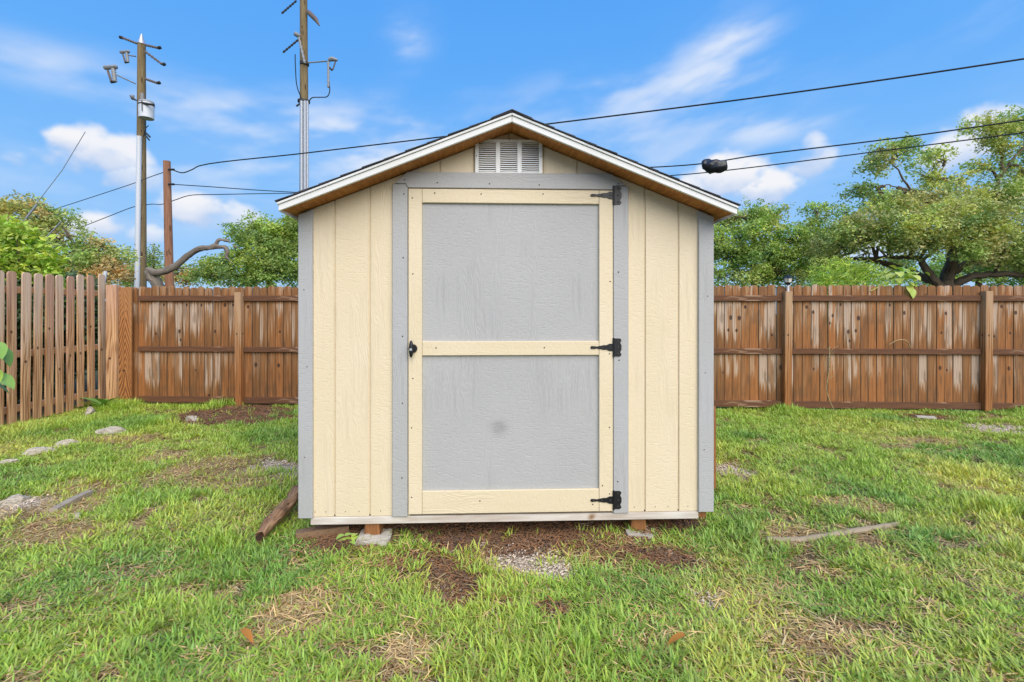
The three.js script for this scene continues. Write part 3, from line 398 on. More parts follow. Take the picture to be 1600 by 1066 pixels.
{
  const F = thing('slatted_fence', 'side fence of spaced upright slats leading towards the rear corner', 'fence', V(-5.7, 0, -6.74)), r = rng(41);
  const geos = [0.1, 0.104].map(w => picketGeo(w, 1.74, 0.019));
  const ds = [6.74, 6.57, 6.42, 6.26, 6.12, 5.975, 5.83, 5.68, 5.53]; for (let d = 5.385; d > 3.2; d -= 0.15) ds.push(d);
  ds.forEach((d, i) => { const m = part('slat', geos[i % 2], slatMats[(i * 5 + 2) % 7], F, [0.02 + (r() - 0.5) * 0.012, 0.012 + (i === 0 ? 0.06 : i < 3 ? 0.03 : 0), 6.74 - d]); m.rotation.y = Math.PI / 2 + (r() - 0.5) * 0.12; m.rotation.x = (r() - 0.5) * 0.02; m.rotation.z = (r() - 0.5) * 0.012; });
  for (const y of [1.5, 0.76, 0.13]) { const g = uvBox(board(-3.6, 0.08, y, y + 0.085, -0.02, 0.018, 0.003), false); g.rotateY(Math.PI / 2); part('rail', g, slatMats[0], F, [-0.03, 0, 0]); }
  for (const z of [1.9, 3.45]) part('post', uvBox(board(-0.045, 0.045, -0.05, 1.6, -0.045, 0.045, 0.004), true), postMat, F, [-0.1, 0, z]);
}
// lantern on the fence post and a pale pipe in the corner
{
  const q = P(1233.5, 452, 6.3), T = thing('post_lantern', 'small black and white lantern standing on a fence post', 'lantern', V(q.x, 1.5, -6.33));
  part('stalk', cyl(0.014, 0.014, 0.14, 10).translate(0, 0.07, 0), M.pvc, T);
  part('lantern_base', cyl(0.022, 0.038, 0.035, 12).translate(0, 0.157, 0), M.black, T);
  part('lantern_glass', cyl(0.036, 0.05, 0.06, 12).translate(0, 0.2, 0), new THREE.MeshStandardMaterial({ color: new THREE.Color().setRGB(0.7, 0.68, 0.62), roughness: 0.3 }), T);
  for (let k = 0; k < 4; k++) { const a = k * 1.571 + 0.5, c = Math.cos(a), s = Math.sin(a); part('lantern_bar', tube([V(c * 0.037, 0.172, s * 0.037), V(c * 0.052, 0.232, s * 0.052)], 0.004, 5), M.black, T); }
  part('lantern_cap', merge([cyl(0.066, 0.03, 0.022, 14).translate(0, 0.242, 0), cyl(0.03, 0.006, 0.025, 12).translate(0, 0.265, 0)]), M.black, T);
  solo('plastic_pipe', tube([P(159, 452, 6.95), P(165, 424, 6.95)], 0.024, 10), M.pvc, 'short pale pipe poking up behind the corner of the two fences', 'pipe');
}

// ================================================================= POLES AND WIRES
const bark = (a, b, seed) => new THREE.MeshStandardMaterial({ roughness: 0.95, map: rep(woodTex(128, 512, a, b, seed, 5, 6), 3, 0.35) });
const poleMat = bark([92, 76, 50], [150, 132, 96], 601), redPole = bark([112, 72, 52], [176, 132, 104], 605);
const rel = (o, pts) => pts.map(p => p.clone().sub(o));
function insulator(from, to, r) { const n = 12, pts = [], rad = []; for (let i = 0; i <= n; i++) { pts.push(from.clone().lerp(to, i / n)); rad.push(i % 2 ? r : r * 0.55); } return tube(pts, rad, 9); }
{
  const d = 16, o = P(219, 548, d); o.y = 0; const T = thing('utility_pole', 'tall wooden utility pole carrying a grey transformer can and pale conduit', 'utility pole', o), Q = (px, py, dd = 0) => P(px, py, d + dd).sub(o);
  part('pole', tube([V(0, 0, 0), Q(220, 440).setX(0.03).setZ(0), Q(221, 70).setZ(0)], [0.165, 0.15, 0.115], 14), poleMat, T);
  part('pole_cap', cyl(0.12, 0.02, 0.34, 10).translate(...Q(221, 61).setZ(0).toArray()), M.steel, T);
  part('conduit', tube([V(-0.1, 0, 0.16), Q(214, 440, -0.18), Q(217.5, 213, -0.14)], 0.075, 10), M.pvc, T);
  const tr = new THREE.Group(); tr.name = 'transformer'; T.add(tr); const tc = Q(228.5, 173, -0.34);
  part('tank', cyl(0.21, 0.215, 0.5, 20).translate(...tc.toArray()), M.pvc, tr); part('lid', cyl(0.225, 0.2, 0.05, 20).translate(tc.x, tc.y + 0.27, tc.z), M.porcelain, tr); part('band', cyl(0.222, 0.222, 0.04, 20).translate(tc.x, tc.y + 0.17, tc.z), M.nail, tr);
  part('bushing', insulator(tc.clone().add(V(-0.14, 0.28, 0)), tc.clone().add(V(-0.14, 0.56, 0)), 0.07), M.porcelain, tr);
  part('mount_bracket', tube([tc.clone().add(V(0.05, 0.15, 0.2)), tc.clone().add(V(0.4, 0.1, 0.2))], 0.035, 6), M.nail, tr); part('ground_strap', tube([tc.clone().add(V(0.03, 0.24, 0.23)), tc.clone().add(V(0.04, -0.1, 0.23))], 0.012, 5), M.nail, tr);
  for (const [a, b, c, e] of [[214, 68, 191, 59], [226, 70, 247, 75], [226, 80, 254, 101], [226, 123, 246, 130]]) { part('insulator', insulator(Q(a, b, -0.1), Q(c, e, -0.15), 0.045), M.brownglaze, T); part('clamp', tube([Q(c, e, -0.15), Q(c + (c > a ? 4 : -4), e - 1, -0.15)], 0.05, 6), M.nail, T); }
  for (const [a, b, c, e] of [[212, 131, 180, 116], [212, 88, 197, 86]]) part('arm', tube([Q(a, b), Q(c, e, -0.3)], 0.022, 6), M.steel, T);
  for (const [x, y, s] of [[173, 112, 1.25], [195, 86, 0.9]]) { const c = new THREE.Group(); c.name = 'cutout_switch'; T.add(c); part('switch_body', insulator(Q(x + 3 * s, y - 4 * s, -0.3), Q(x + 5 * s, y + 13 * s, -0.3), 0.06 * s), M.porcelain, c); part('fuse_tube', tube([Q(x - 4 * s, y - 2 * s, -0.3), Q(x + 1 * s, y + 14 * s, -0.3)], 0.028 * s, 6), M.brownglaze, c); part('contact', tube([Q(x - 8 * s, y - 5 * s, -0.3), Q(x + 7 * s, y - 6 * s, -0.3)], 0.055 * s, 6), M.porcelain, c); part('contact', tube([Q(x, y + 13 * s, -0.3), Q(x + 6 * s, y + 12 * s, -0.3)], 0.035 * s, 6), M.nail, c); }
  part('street_sensor', tube([Q(213, 157), Q(207, 154, -0.2), Q(206, 149, -0.25)], [0.02, 0.05, 0.075], 8), M.porcelain, T);
  part('wire_stub', tube(curve([Q(224, 214, -0.2), Q(228, 200, -0.3), Q(232, 196, -0.3)], 6), 0.014, 5), M.rubber, T);
  part('wire_stub', tube([Q(226, 206, -0.2), Q(234, 214, -0.4)], 0.03, 5), M.nail, T); part('wire_stub', tube([Q(226, 210, -0.2), Q(233, 219, -0.4)], 0.025, 5), M.nail, T);
}
{
  const d = 16.5, o = P(475, 548, d); o.y = 0; const T = thing('utility_pole', 'tall wooden utility pole with metal conduits rising behind the shed roof', 'utility pole', o), Q = (px, py, dd = 0) => P(px, py, d + dd).sub(o);
  part('pole', tube([V(0, 0, 0), Q(475, 160).setZ(0), Q(474, -60).setZ(0)], [0.17, 0.135, 0.115], 14), poleMat, T);
  for (const [x, w] of [[471, 0.055], [476.3, 0.05], [480.5, 0.04]]) part('conduit', tube([Q(x, 540, -0.24), Q(x, 158, -0.2)], w, 10), M.steel, T);
  part('clamp', cyl(0.2, 0.2, 0.06, 14).translate(...Q(475, 159).setZ(0.02).toArray()), M.nail, T); part('clamp', tube([Q(470, 161, -0.2), Q(463, 166, -0.25)], 0.03, 6), M.nail, T);
  part('arm', tube([Q(481, 98, -0.1), Q(511, 95.5, -0.3)], 0.025, 6), M.steel, T);
  const c = new THREE.Group(); c.name = 'cutout_switch'; T.add(c); part('switch_body', insulator(Q(513, 96, -0.3), Q(513, 137, -0.3), 0.05), M.porcelain, c); part('contact', tube([Q(513, 94, -0.3), Q(519, 92, -0.3), Q(527, 94, -0.3)], [0.06, 0.08, 0.04], 7), M.porcelain, c); part('fuse_tube', tube([Q(524, 96, -0.3), Q(520, 109, -0.3)], 0.025, 6), M.brownglaze, c); part('contact', tube([Q(514, 105, -0.3), Q(519, 110, -0.3)], 0.03, 6), M.nail, c);
  part('lead_cable', tube(curve([Q(482, 160, -0.2), Q(487, 153, -0.3), Q(500, 152, -0.3), Q(511, 151, -0.3), Q(515, 143, -0.3), Q(514, 128, -0.3)], 20), 0.018, 6), M.rubber, T);
  part('lead_cable', tube(curve([Q(471, 154, -0.2), Q(464, 135, -0.25), Q(461.5, 105, -0.3), Q(461, 85, -0.3)], 14), 0.018, 6), M.rubber, T);
  for (const [a, b, e, f] of [[463, 1, 440, 21], [466, 62, 442, 82]]) part('insulator', insulator(Q(a, b, -0.2), Q(e, f, -0.4), 0.038), M.rubber, T);
  part('insulator', tube([Q(480, 17, -0.1), Q(484, 21, -0.1), Q(493, 30, -0.15), Q(499, 40, -0.2)], [0.05, 0.085, 0.08, 0.02], 9), M.brownglaze, T);
  part('switch_mount', insulator(Q(466, 55, -0.2), Q(476, 99, -0.2), 0.05), M.porcelain, T); part('bracket', tube([Q(460, 52, -0.25), Q(468, 57, -0.2)], 0.07, 6), M.porcelain, T); part('bracket', cyl(0.15, 0.15, 0.1, 12).translate(...Q(476, 100).setZ(0.02).toArray()), M.nail, T);
}
{
  const d = 14, o = P(267, 555, d); o.y = 0; const T = thing('short_pole', 'short reddish wooden pole holding two cables beside the transformer pole', 'utility pole', o), Q = (px, py, dd = 0) => P(px, py, d + dd).sub(o);
  part('pole', tube([V(0, 0, 0), Q(260.5, 252).setZ(0)], [0.125, 0.095], 12), redPole, T);
  for (const [x, y] of [[267, 265], [267, 288]]) part('cable_hook', tube([Q(x - 4, y, -0.1), Q(x + 5, y, -0.12)], 0.03, 6), M.nail, T);
}
function wire(label, pts, rad = 0.014, name = 'overhead_cable', mat = M.rubber) { return solo(name, tube(curve(pts, 60), rad, 6), mat, label, 'cable', null, 'overhead cables'); }
wire('black overhead cable passing behind the shed\'s ridge, highest over the roof', [P(268, 265, 13.9), P(285, 270, 13.8), P(300, 265, 13.7), P(312, 259, 13.6), P(475, 239.5, 12.8), P(660, 217.5, 11.8), P(862, 193, 10.8), P(1230, 146, 9.4), P(1600, 92, 8.4), P(1900, 44, 7.8)], 0.016);
wire('upper of the two cables meeting at the black splice over the trees', [P(760, 270, 13), P(1018, 261.5, 12), P(1095, 256, 11.4), P(1130, 251, 11.2), P(1180, 243, 10.9), P(1400, 216, 10), P(1600, 187.5, 9.2), P(1900, 142, 8.4)], 0.014);
wire('lower cable hanging under the black splice over the trees', [P(760, 290, 13), P(1045, 274.5, 12), P(1100, 270, 11.5), P(1180, 261, 11), P(1400, 233, 10), P(1600, 207, 9.2), P(1900, 163, 8.4)], 0.012);
wire('thin cable from the short pole to the shed roof, upper of a pair', [P(269, 288, 13.9), P(330, 292, 14), P(400, 297, 14.4), P(470, 301, 15), P(560, 305, 16)], 0.012);
wire('thin cable crossing low behind both wooden poles', [P(127, 355, 17.5), P(170, 338, 16.8), P(210, 323, 16.4), P(232, 319.5, 16.2), P(258, 318, 14.3), P(275, 312, 14.2), P(296, 305.5, 14.4), P(340, 304, 14.6), P(454, 302, 15), P(560, 301, 16)], 0.012);
wire('thin cable sloping down from the short pole behind the olive tree', [P(258, 268.5, 14), P(236, 276, 15), P(210, 286, 16.3), P(150, 306, 17.5), P(60, 335, 19)], 0.013);
{
  const T = solo('guy_wire', merge([tube([P(133, 206, 8.6), P(97, 266, 8.6), P(20, 366, 8.6)], 0.006, 5), tube([P(57, 321, 8.59), P(41, 341, 8.59)], 0.014, 6)]), M.steel, 'thin steel guy wire with pale guard before the olive tree', 'cable', null, 'guy wires');
  solo('guy_wire', tube([P(96, 346, 8.8), P(62, 382, 8.8)], 0.012, 6), M.steel, 'short pale guy guard slanting across the olive tree\'s middle', 'cable', null, 'guy wires');
  const a = P(1097, 260, 11.35), b = P(1136, 258, 11.15), pts = [], rad = []; for (let i = 0; i <= 12; i++) { const t = i / 12; pts.push(a.clone().lerp(b, t).add(V(0, 0.02 * Math.sin(t * 7), 0))); rad.push(0.15 * Math.pow(Math.sin(Math.PI * clamp(t * 0.86 + 0.07)), 0.35)); }
  const g = tube(pts, rad, 16); const p = g.attributes.position; for (let i = 0; i < p.count; i++) { const x = p.getX(i), y = p.getY(i), z = p.getZ(i), n = fbm(x * 5, y * 14, z * 9, 3) - 0.5; p.setXYZ(i, x, y + n * 0.12, z + n * 0.1); } g.computeVertexNormals();
  solo('cable_splice', g, M.bag, 'black wrapped cable splice hanging on the wires beside the roof', 'splice', null);
}

// ================================================================= TREES
const leafMat = new THREE.MeshPhysicalMaterial({ color: 0xffffff, vertexColors: true, roughness: 0.65, side: THREE.DoubleSide, transmission: 0.5, thickness: 0 });
function leafSpray(seed, n, R, len, wid, flat) {       // a spray of n leaves within R
  const r = rng(seed), pos = [], col = [];
  for (let i = 0; i < n; i++) {
    const a = r() * 6.283, rr = R * Math.sqrt(r()), c = V(Math.cos(a) * rr, (r() - 0.5) * R * flat, Math.sin(a) * rr), L = len * (0.7 + 0.6 * r()), w = wid * (0.7 + 0.6 * r());
    const q = new THREE.Quaternion().setFromEuler(new THREE.Euler((r() - 0.5) * 2.2, r() * 6.283, (r() - 0.5) * 2.2)); const k = 0.75 + 0.5 * r(), y = r() < 0.16 ? 1.25 : 1;
    const v = [V(0, 0, 0), V(w / 2, w * 0.18, L * 0.5), V(0, 0, L), V(-w / 2, w * 0.18, L * 0.5)].map(p => p.applyQuaternion(q).add(c));
    for (const t of [0, 1, 2, 0, 2, 3]) { pos.push(v[t].x, v[t].y, v[t].z); col.push(k * y, k, k * 0.9); }
  }
  const g = new THREE.BufferGeometry(); g.setAttribute('position', new THREE.Float32BufferAttribute(pos, 3)); g.setAttribute('color', new THREE.Float32BufferAttribute(col, 3)); g.computeVertexNormals(); return g;
}
const sprays = [1, 2, 3].map(i => leafSpray(i * 11, 20, 0.17, 0.085, 0.046, 1.2)), broad = [1, 2].map(i => leafSpray(i * 13, 10, 0.15, 0.15, 0.085, 0.9));
const barkMat = bark([70, 58, 46], [132, 114, 94], 701), deadMat = bark([88, 78, 68], [158, 146, 132], 703);
// spec: base [col, depth], limbs as lists of [col, row, depth offset, radius m], lobes [col, row, rx, ry px, depth offset, density, tint]
function tree(name, label, spec) {
  const { d, foot, limbs, lobes, tints, size = 1, sub = 1, group, geos = sprays } = spec, r = rng(spec.seed), o = P(foot, HOR, d); o.y = 0;
  const T = thing(name, label, 'tree', o, group), u = d / FOC, Q = (px, py, dd) => P(px, py, d + dd).sub(o); const all = [];
  const own = limbs.map(l => { const pts = curve(l.map(([a, b, c]) => b === null ? V((a - foot) * u, 0, -c) : Q(a, b, c)), 22), n = pts.length, rad = pts.map((_, i) => { const f = i / (n - 1) * (l.length - 1), k = Math.min(Math.floor(f), l.length - 2); return mix(l[k][3], l[k + 1][3], f - k); }); for (const p of pts) p.add(V((r() - 0.5) * 0.05, (r() - 0.5) * 0.05, (r() - 0.5) * 0.05)); all.push(...pts); return [pts, rad]; });
  own.forEach(([pts, rad], i) => part(i ? 'limb' : 'trunk', tube(pts, rad.map(q => q * 0.72), 9), spec.bark ?? barkMat, T));
  const twigs = [], inst = [];
  for (const [px, py, rx, ry, dd, dens, tint] of lobes) {
    const c = Q(px, py, dd), R = V(Math.max(rx * u - 0.12, 0.12), Math.max(ry * u * 1.2 - 0.1, 0.1), (rx + ry) / 2 * u * 0.9); let best = all[0]; for (const p of all) if (p.distanceToSquared(c) < best.distanceToSquared(c)) best = p;
    const mid = best.clone().lerp(c, 0.5).add(V((r() - 0.5) * 0.3, 0.12, (r() - 0.5) * 0.3)), main = curve([best, mid, c], 6); twigs.push(tube(main, main.map((_, i) => 0.045 - 0.005 * i), 5, false));
    const n = Math.max(3, Math.round(dens * dens * sub * (R.x * R.y * 23 + 3.5)));
    for (let i = 0; i < n; i++) {
      let v; do v = V(r() * 2 - 1, r() * 2 - 1, r() * 2 - 1); while (v.lengthSq() > 1); const out = v.length(); v.multiplyScalar((0.45 + 0.55 * out) / Math.max(out, 0.3)); if (v.length() > 1) v.normalize();
      const sc = c.clone().add(v.multiply(R)), rs = (0.2 + 0.2 * r()) * size, st = main[1 + Math.floor(r() * 6)];
      const kn = st.clone().lerp(sc, 0.55).add(V((r() - 0.5) * 0.15, 0.08, (r() - 0.5) * 0.15)); twigs.push(tube([st, kn, sc, sc.clone().add(V((r() - 0.5) * rs, r() * rs * 0.6, (r() - 0.5) * rs))], [0.02, 0.013, 0.008, 0.004], 4, false));
      const k = 9 + Math.floor(r() * 8), t1 = tints[Math.min(tint ?? Math.floor(r() * tints.length), tints.length - 1)], br = 0.8 + 0.4 * r(), sk = r();
      for (let j = 0; j < k; j++) { const a = r() * 6.283, q = Math.sqrt(r()) * rs; inst.push([sc.x + Math.cos(a) * q, sc.y + (r() - 0.4) * rs * 1.25, sc.z + Math.sin(a) * q, t1, br * (0.85 + 0.3 * r()), sk]); }
    }
  }
  const tw = part('branches', merge(twigs), spec.bark ?? barkMat, T); tw.userData.kind = 'stuff';
  geos.forEach((g, gi) => {
    const mine = inst.filter((_, i) => i % geos.length === gi), m = shade(new THREE.InstancedMesh(g, leafMat, mine.length)), q = new THREE.Object3D(), c = new THREE.Color(); m.name = 'crown'; m.userData.kind = 'stuff';
    mine.forEach(([x, y, z, t, b, sk], i) => { q.position.set(x, y, z); q.rotation.set((r() - 0.5) * 1.1, r() * 6.283, (r() - 0.5) * 1.1); q.scale.setScalar(size * (0.75 + 0.5 * r())); q.updateMatrix(); m.setMatrixAt(i, q.matrix); c.setRGB(t[0] * b * (1 + sk * 0.15), t[1] * b, t[2] * b); m.setColorAt(i, c); }); T.add(m);
  });
  return T;
}
const OAK = [[0.44, 0.58, 0.15], [0.55, 0.65, 0.17], [0.33, 0.5, 0.13], [0.55, 0.62, 0.25]], GREEN = [[0.31, 0.52, 0.1], [0.42, 0.62, 0.12], [0.5, 0.62, 0.17]], OLIVE = [[0.54, 0.58, 0.18], [0.42, 0.54, 0.17], [0.64, 0.52, 0.22], [0.35, 0.54, 0.14]];
// the big oak
tree('oak_tree', 'large spreading oak with dark crooked limbs and sparse upper branches', { seed: 1, d: 13, foot: 1478, size: 1, sub: 1.25, tints: OAK,
  limbs: [[[1478, null, 0, 0.3], [1476, 470, 0, 0.26], [1482, 430, 0, 0.22], [1490, 395, 0.2, 0.16]], [[1476, 455, 0, 0.17], [1450, 425, -0.2, 0.13], [1438, 405, -0.3, 0.1], [1418, 402, -0.3, 0.08], [1370, 403, -0.2, 0.05]], [[1460, 440, 0, 0.15], [1420, 424, 0.5, 0.12], [1370, 408, 0.6, 0.1], [1330, 404, 0.6, 0.07], [1290, 408, 0.4, 0.04]], [[1484, 450, 0, 0.17], [1520, 432, -0.3, 0.13], [1560, 428, -0.5, 0.11], [1620, 432, -0.7, 0.08], [1700, 420, -0.9, 0.05]], [[1482, 430, 0, 0.15], [1510, 412, 0.3, 0.11], [1545, 408, 0.5, 0.08], [1600, 385, 0.6, 0.05]], [[1490, 400, 0.2, 0.14], [1470, 340, 0.3, 0.08], [1430, 305, 0.3, 0.045], [1400, 262, 0.3, 0.025], [1372, 240, 0.3, 0.012]], [[1470, 345, 0.3, 0.07], [1455, 300, 0.5, 0.035], [1480, 250, 0.5, 0.012]], [[1490, 400, 0.2, 0.14], [1540, 330, 0.4, 0.1], [1565, 270, 0.5, 0.06], [1560, 210, 0.5, 0.025]], [[1560, 280, 0.5, 0.06], [1590, 240, 0.5, 0.04], [1640, 190, 0.5, 0.02]], [[1425, 300, 0.3, 0.035], [1390, 290, 0.1, 0.02], [1340, 296, 0, 0.01]]],
  lobes: [[1372, 240, 24, 12, 0.3, 0.55], [1402, 245, 30, 14, 0.3, 0.5], [1370, 262, 28, 10, 0.2, 0.4], [1412, 228, 16, 9, 0.4, 0.5], [1465, 255, 34, 20, 0.5, 0.7], [1440, 275, 40, 18, 0.5, 0.5], [1345, 296, 28, 9, 0, 0.6], [1380, 310, 40, 14, 0, 0.6], [1425, 300, 36, 14, 0.3, 0.5], [1480, 290, 30, 14, 0.4, 0.5],
    [1545, 200, 32, 22, 0.5, 0.9], [1590, 190, 34, 16, 0.5, 0.9], [1560, 235, 40, 18, 0.5, 0.7], [1620, 230, 40, 36, 0.6, 0.9], [1530, 265, 30, 14, 0.5, 0.6], [1600, 275, 40, 22, 0.4, 0.8], [1660, 270, 50, 50, 0.6, 0.9],
    [1390, 325, 36, 16, -0.3, 0.9], [1440, 325, 50, 18, -0.4, 1], [1500, 320, 50, 22, -0.2, 1], [1555, 310, 50, 24, 0, 1], [1610, 320, 50, 30, 0, 1], [1350, 362, 44, 18, -0.5, 1], [1410, 352, 56, 22, -0.8, 1.1], [1480, 352, 60, 24, -0.9, 1.1], [1550, 352, 56, 26, -0.7, 1.1], [1620, 365, 60, 30, -0.5, 1], [1320, 385, 50, 14, 0.2, 0.9], [1380, 382, 50, 14, -0.6, 0.9], [1440, 380, 50, 14, -0.9, 0.8], [1510, 385, 44, 14, -1, 0.9], [1570, 390, 50, 18, -1, 1], [1640, 400, 50, 24, -0.8, 1], [1550, 410, 40, 9, 0.9, 0.6], [1600, 412, 40, 12, 0.6, 0.8], [1700, 370, 60, 50, 0, 1], [1290, 408, 34, 12, 0.4, 0.8]] });
tree('oak_tree', 'rounded green tree standing nearest the shed roof above the lantern', { seed: 2, d: 14.5, foot: 1180, size: 1, sub: 1.3, tints: GREEN,
  limbs: [[[1180, null, 0, 0.2], [1180, 440, 0, 0.13], [1178, 390, 0, 0.09], [1172, 345, 0, 0.03]], [[1180, 420, 0, 0.08], [1150, 400, 0.2, 0.05], [1120, 380, 0.2, 0.03]], [[1180, 410, 0, 0.08], [1220, 390, -0.2, 0.05], [1260, 370, -0.2, 0.03]]],
  lobes: [[1172, 340, 34, 16, 0, 0.9], [1200, 335, 24, 12, 0, 0.8], [1140, 350, 28, 14, 0, 0.9], [1140, 375, 40, 18, -0.3, 0.9], [1190, 365, 44, 18, -0.5, 1], [1235, 378, 34, 18, -0.4, 1], [1130, 405, 40, 18, -0.2, 1], [1180, 400, 44, 18, -0.6, 1], [1230, 405, 44, 18, -0.4, 1], [1150, 430, 60, 16, -0.3, 1], [1220, 430, 60, 16, -0.5, 1], [1095, 390, 40, 40, 0.3, 0.8]] });
tree('oak_tree', 'loose topped tree between the rounded tree and the big oak', { seed: 3, d: 16.5, foot: 1290, size: 1.05, sub: 1.15, tints: GREEN.concat(OAK.slice(0, 2)),
  limbs: [[[1290, null, 0, 0.2], [1288, 440, 0, 0.13], [1285, 390, 0, 0.08], [1275, 340, 0, 0.025]], [[1288, 410, 0, 0.08], [1310, 370, 0, 0.05], [1325, 340, 0, 0.02]], [[1288, 415, 0, 0.07], [1330, 395, 0, 0.05], [1370, 385, 0, 0.02]]],
  lobes: [[1272, 330, 22, 14, 0, 0.6], [1262, 352, 26, 12, 0, 0.6], [1318, 336, 30, 12, 0, 0.55], [1300, 356, 36, 14, 0, 0.7], [1340, 352, 24, 12, 0, 0.5], [1285, 380, 44, 18, 0, 1], [1330, 380, 40, 16, 0, 0.9], [1290, 412, 56, 18, 0, 0.9], [1350, 415, 60, 18, 0, 0.8], [1410, 425, 60, 14, 0.3, 0.7]] });
tree('background_tree', 'dark dense tree far behind the big oak\'s trunk', { seed: 4, d: 21, foot: 1530, size: 1.4, sub: 0.8, tints: GREEN.slice(0, 2), limbs: [[[1530, null, 0, 0.25], [1530, 440, 0, 0.16], [1530, 390, 0, 0.05]]], lobes: [[1500, 425, 60, 22, 0, 1], [1580, 425, 60, 24, 0, 1], [1650, 420, 60, 30, 0, 1], [1540, 400, 60, 20, 0, 0.8], [1620, 395, 60, 24, 0, 0.9], [1430, 440, 50, 12, 0, 0.8], [1720, 400, 60, 50, 0, 0.9]] });
// trees beyond the corner
tree('olive_tree', 'broad olive and rust tinted tree behind the slatted fence', { seed: 5, d: 12.5, foot: 70, size: 0.95, sub: 1.25, tints: OLIVE,
  limbs: [[[70, null, 0, 0.2], [68, 440, 0, 0.14], [60, 390, 0, 0.09], [40, 340, 0, 0.03]], [[68, 430, 0, 0.09], [110, 395, 0, 0.05], [150, 385, 0, 0.02]], [[66, 420, 0, 0.08], [20, 380, 0, 0.05], [-30, 350, 0, 0.03]]],
  lobes: [[20, 325, 44, 14, 0, 1, 0], [60, 335, 40, 14, 0, 0.9], [-30, 335, 50, 26, 0, 1], [95, 352, 34, 14, 0, 0.8, 1], [30, 355, 50, 18, -0.3, 1, 0], [85, 375, 50, 18, -0.3, 1], [125, 385, 34, 16, 0, 0.7, 3], [150, 395, 34, 14, 0, 0.7], [60, 400, 60, 18, -0.4, 1, 3], [120, 410, 50, 16, -0.3, 1, 3], [165, 412, 36, 14, 0, 0.9, 2], [180, 400, 26, 10, 0, 0.5], [100, 430, 60, 14, -0.3, 1, 3], [160, 430, 50, 14, -0.2, 1, 2], [30, 430, 60, 18, -0.3, 1, 3], [-60, 400, 60, 50, -0.3, 1]] });
tree('background_tree', 'thin distant foliage showing between the two wooden poles', { seed: 6, d: 20, foot: 240, size: 1.2, sub: 0.9, tints: OLIVE.slice(1), limbs: [[[240, null, 0, 0.2], [240, 440, 0, 0.1], [240, 400, 0, 0.04]]], lobes: [[235, 402, 18, 12, 0, 0.6], [205, 425, 34, 14, 0, 0.9], [250, 425, 34, 12, 0, 0.8], [290, 432, 40, 10, 0, 0.8], [190, 440, 30, 12, 0, 0.9], [330, 425, 40, 12, 0, 0.8]] });
tree('leafy_tree', 'bright green bushy tree rising beside the shed\'s left eave', { seed: 7, d: 13, foot: 420, size: 0.95, sub: 1.35, tints: [[0.33, 0.52, 0.1], [0.44, 0.62, 0.11], [0.27, 0.45, 0.1]],
  limbs: [[[420, null, 0, 0.18], [420, 440, 0, 0.12], [425, 400, 0, 0.07], [430, 365, 0, 0.02]], [[420, 435, 0, 0.08], [396, 400, 0, 0.05], [380, 372, 0, 0.012]], [[396, 440, 0, 0.05], [402, 430, -0.4, 0.04], [412, 424, -0.5, 0.02]]],
  lobes: [[372, 370, 16, 7, 0, 0.6], [392, 375, 20, 9, 0, 0.7], [405, 358, 22, 10, 0, 0.9], [435, 365, 34, 12, 0, 1.1, 1], [470, 362, 30, 22, 0, 1], [412, 385, 40, 14, -0.2, 1.1], [455, 390, 40, 16, -0.3, 1.1], [370, 402, 30, 10, 0, 0.7], [345, 418, 40, 12, 0, 0.9], [400, 410, 46, 14, -0.3, 1.1, 1], [450, 415, 40, 16, -0.4, 1.1], [320, 432, 40, 10, 0, 0.9], [370, 432, 50, 12, -0.2, 1], [430, 435, 50, 12, -0.3, 1], [510, 400, 50, 40, 0, 1]] });
{ // the bare dead limb
  const d = 10.6, o = P(246, HOR, d); o.y = 0; const T = thing('dead_tree', 'bare dead tree limb curving up behind the short pole', 'tree', o), Q = (px, py, dd = 0) => P(px, py, d + dd).sub(o);
  const limb = (name, l, n = 26) => { const pts = curve(l.map(q => Q(q[0], q[1], q[2] ?? 0)), n), rad = pts.map((_, i) => { const f = i / n * (l.length - 1), k = Math.min(Math.floor(f), l.length - 2); return mix(l[k][3], l[k + 1][3], f - k); }); const g = tube(pts, rad, 10), p = g.attributes.position; for (let i = 0; i < p.count; i++) { const n = fbm(p.getX(i) * 6, p.getY(i) * 6, p.getZ(i) * 6, 3) - 0.5 + 0.7 * (fbm(p.getX(i) * 22, p.getY(i) * 22, p.getZ(i) * 22, 2) - 0.5); p.setY(i, p.getY(i) + n * 0.09); p.setX(i, p.getX(i) + n * 0.06); } g.computeVertexNormals(); part(name, g, deadMat, T); };
  limb('trunk', [[255, 560, 0.2, 0.17], [254, 470, 0.2, 0.15], [246, 445, 0.1, 0.12], [228, 424, 0, 0.06]]); limb('limb', [[228, 422, 0, 0.05], [240, 426, 0, 0.075], [262, 422, 0, 0.075], [276, 415, 0, 0.07], [292, 400, 0, 0.065], [306, 392, 0, 0.06], [322, 388, 0, 0.055], [338, 384, 0, 0.05]]);
  limb('limb', [[336, 385, 0, 0.045], [341, 376, 0, 0.035], [352, 377, 0, 0.025], [374, 386, 0, 0.006]], 14); limb('limb', [[334, 385, 0, 0.045], [348, 387, 0, 0.045], [355, 393, 0, 0.045], [353, 402, 0, 0.03], [364, 410, 0, 0.012]], 14);
}
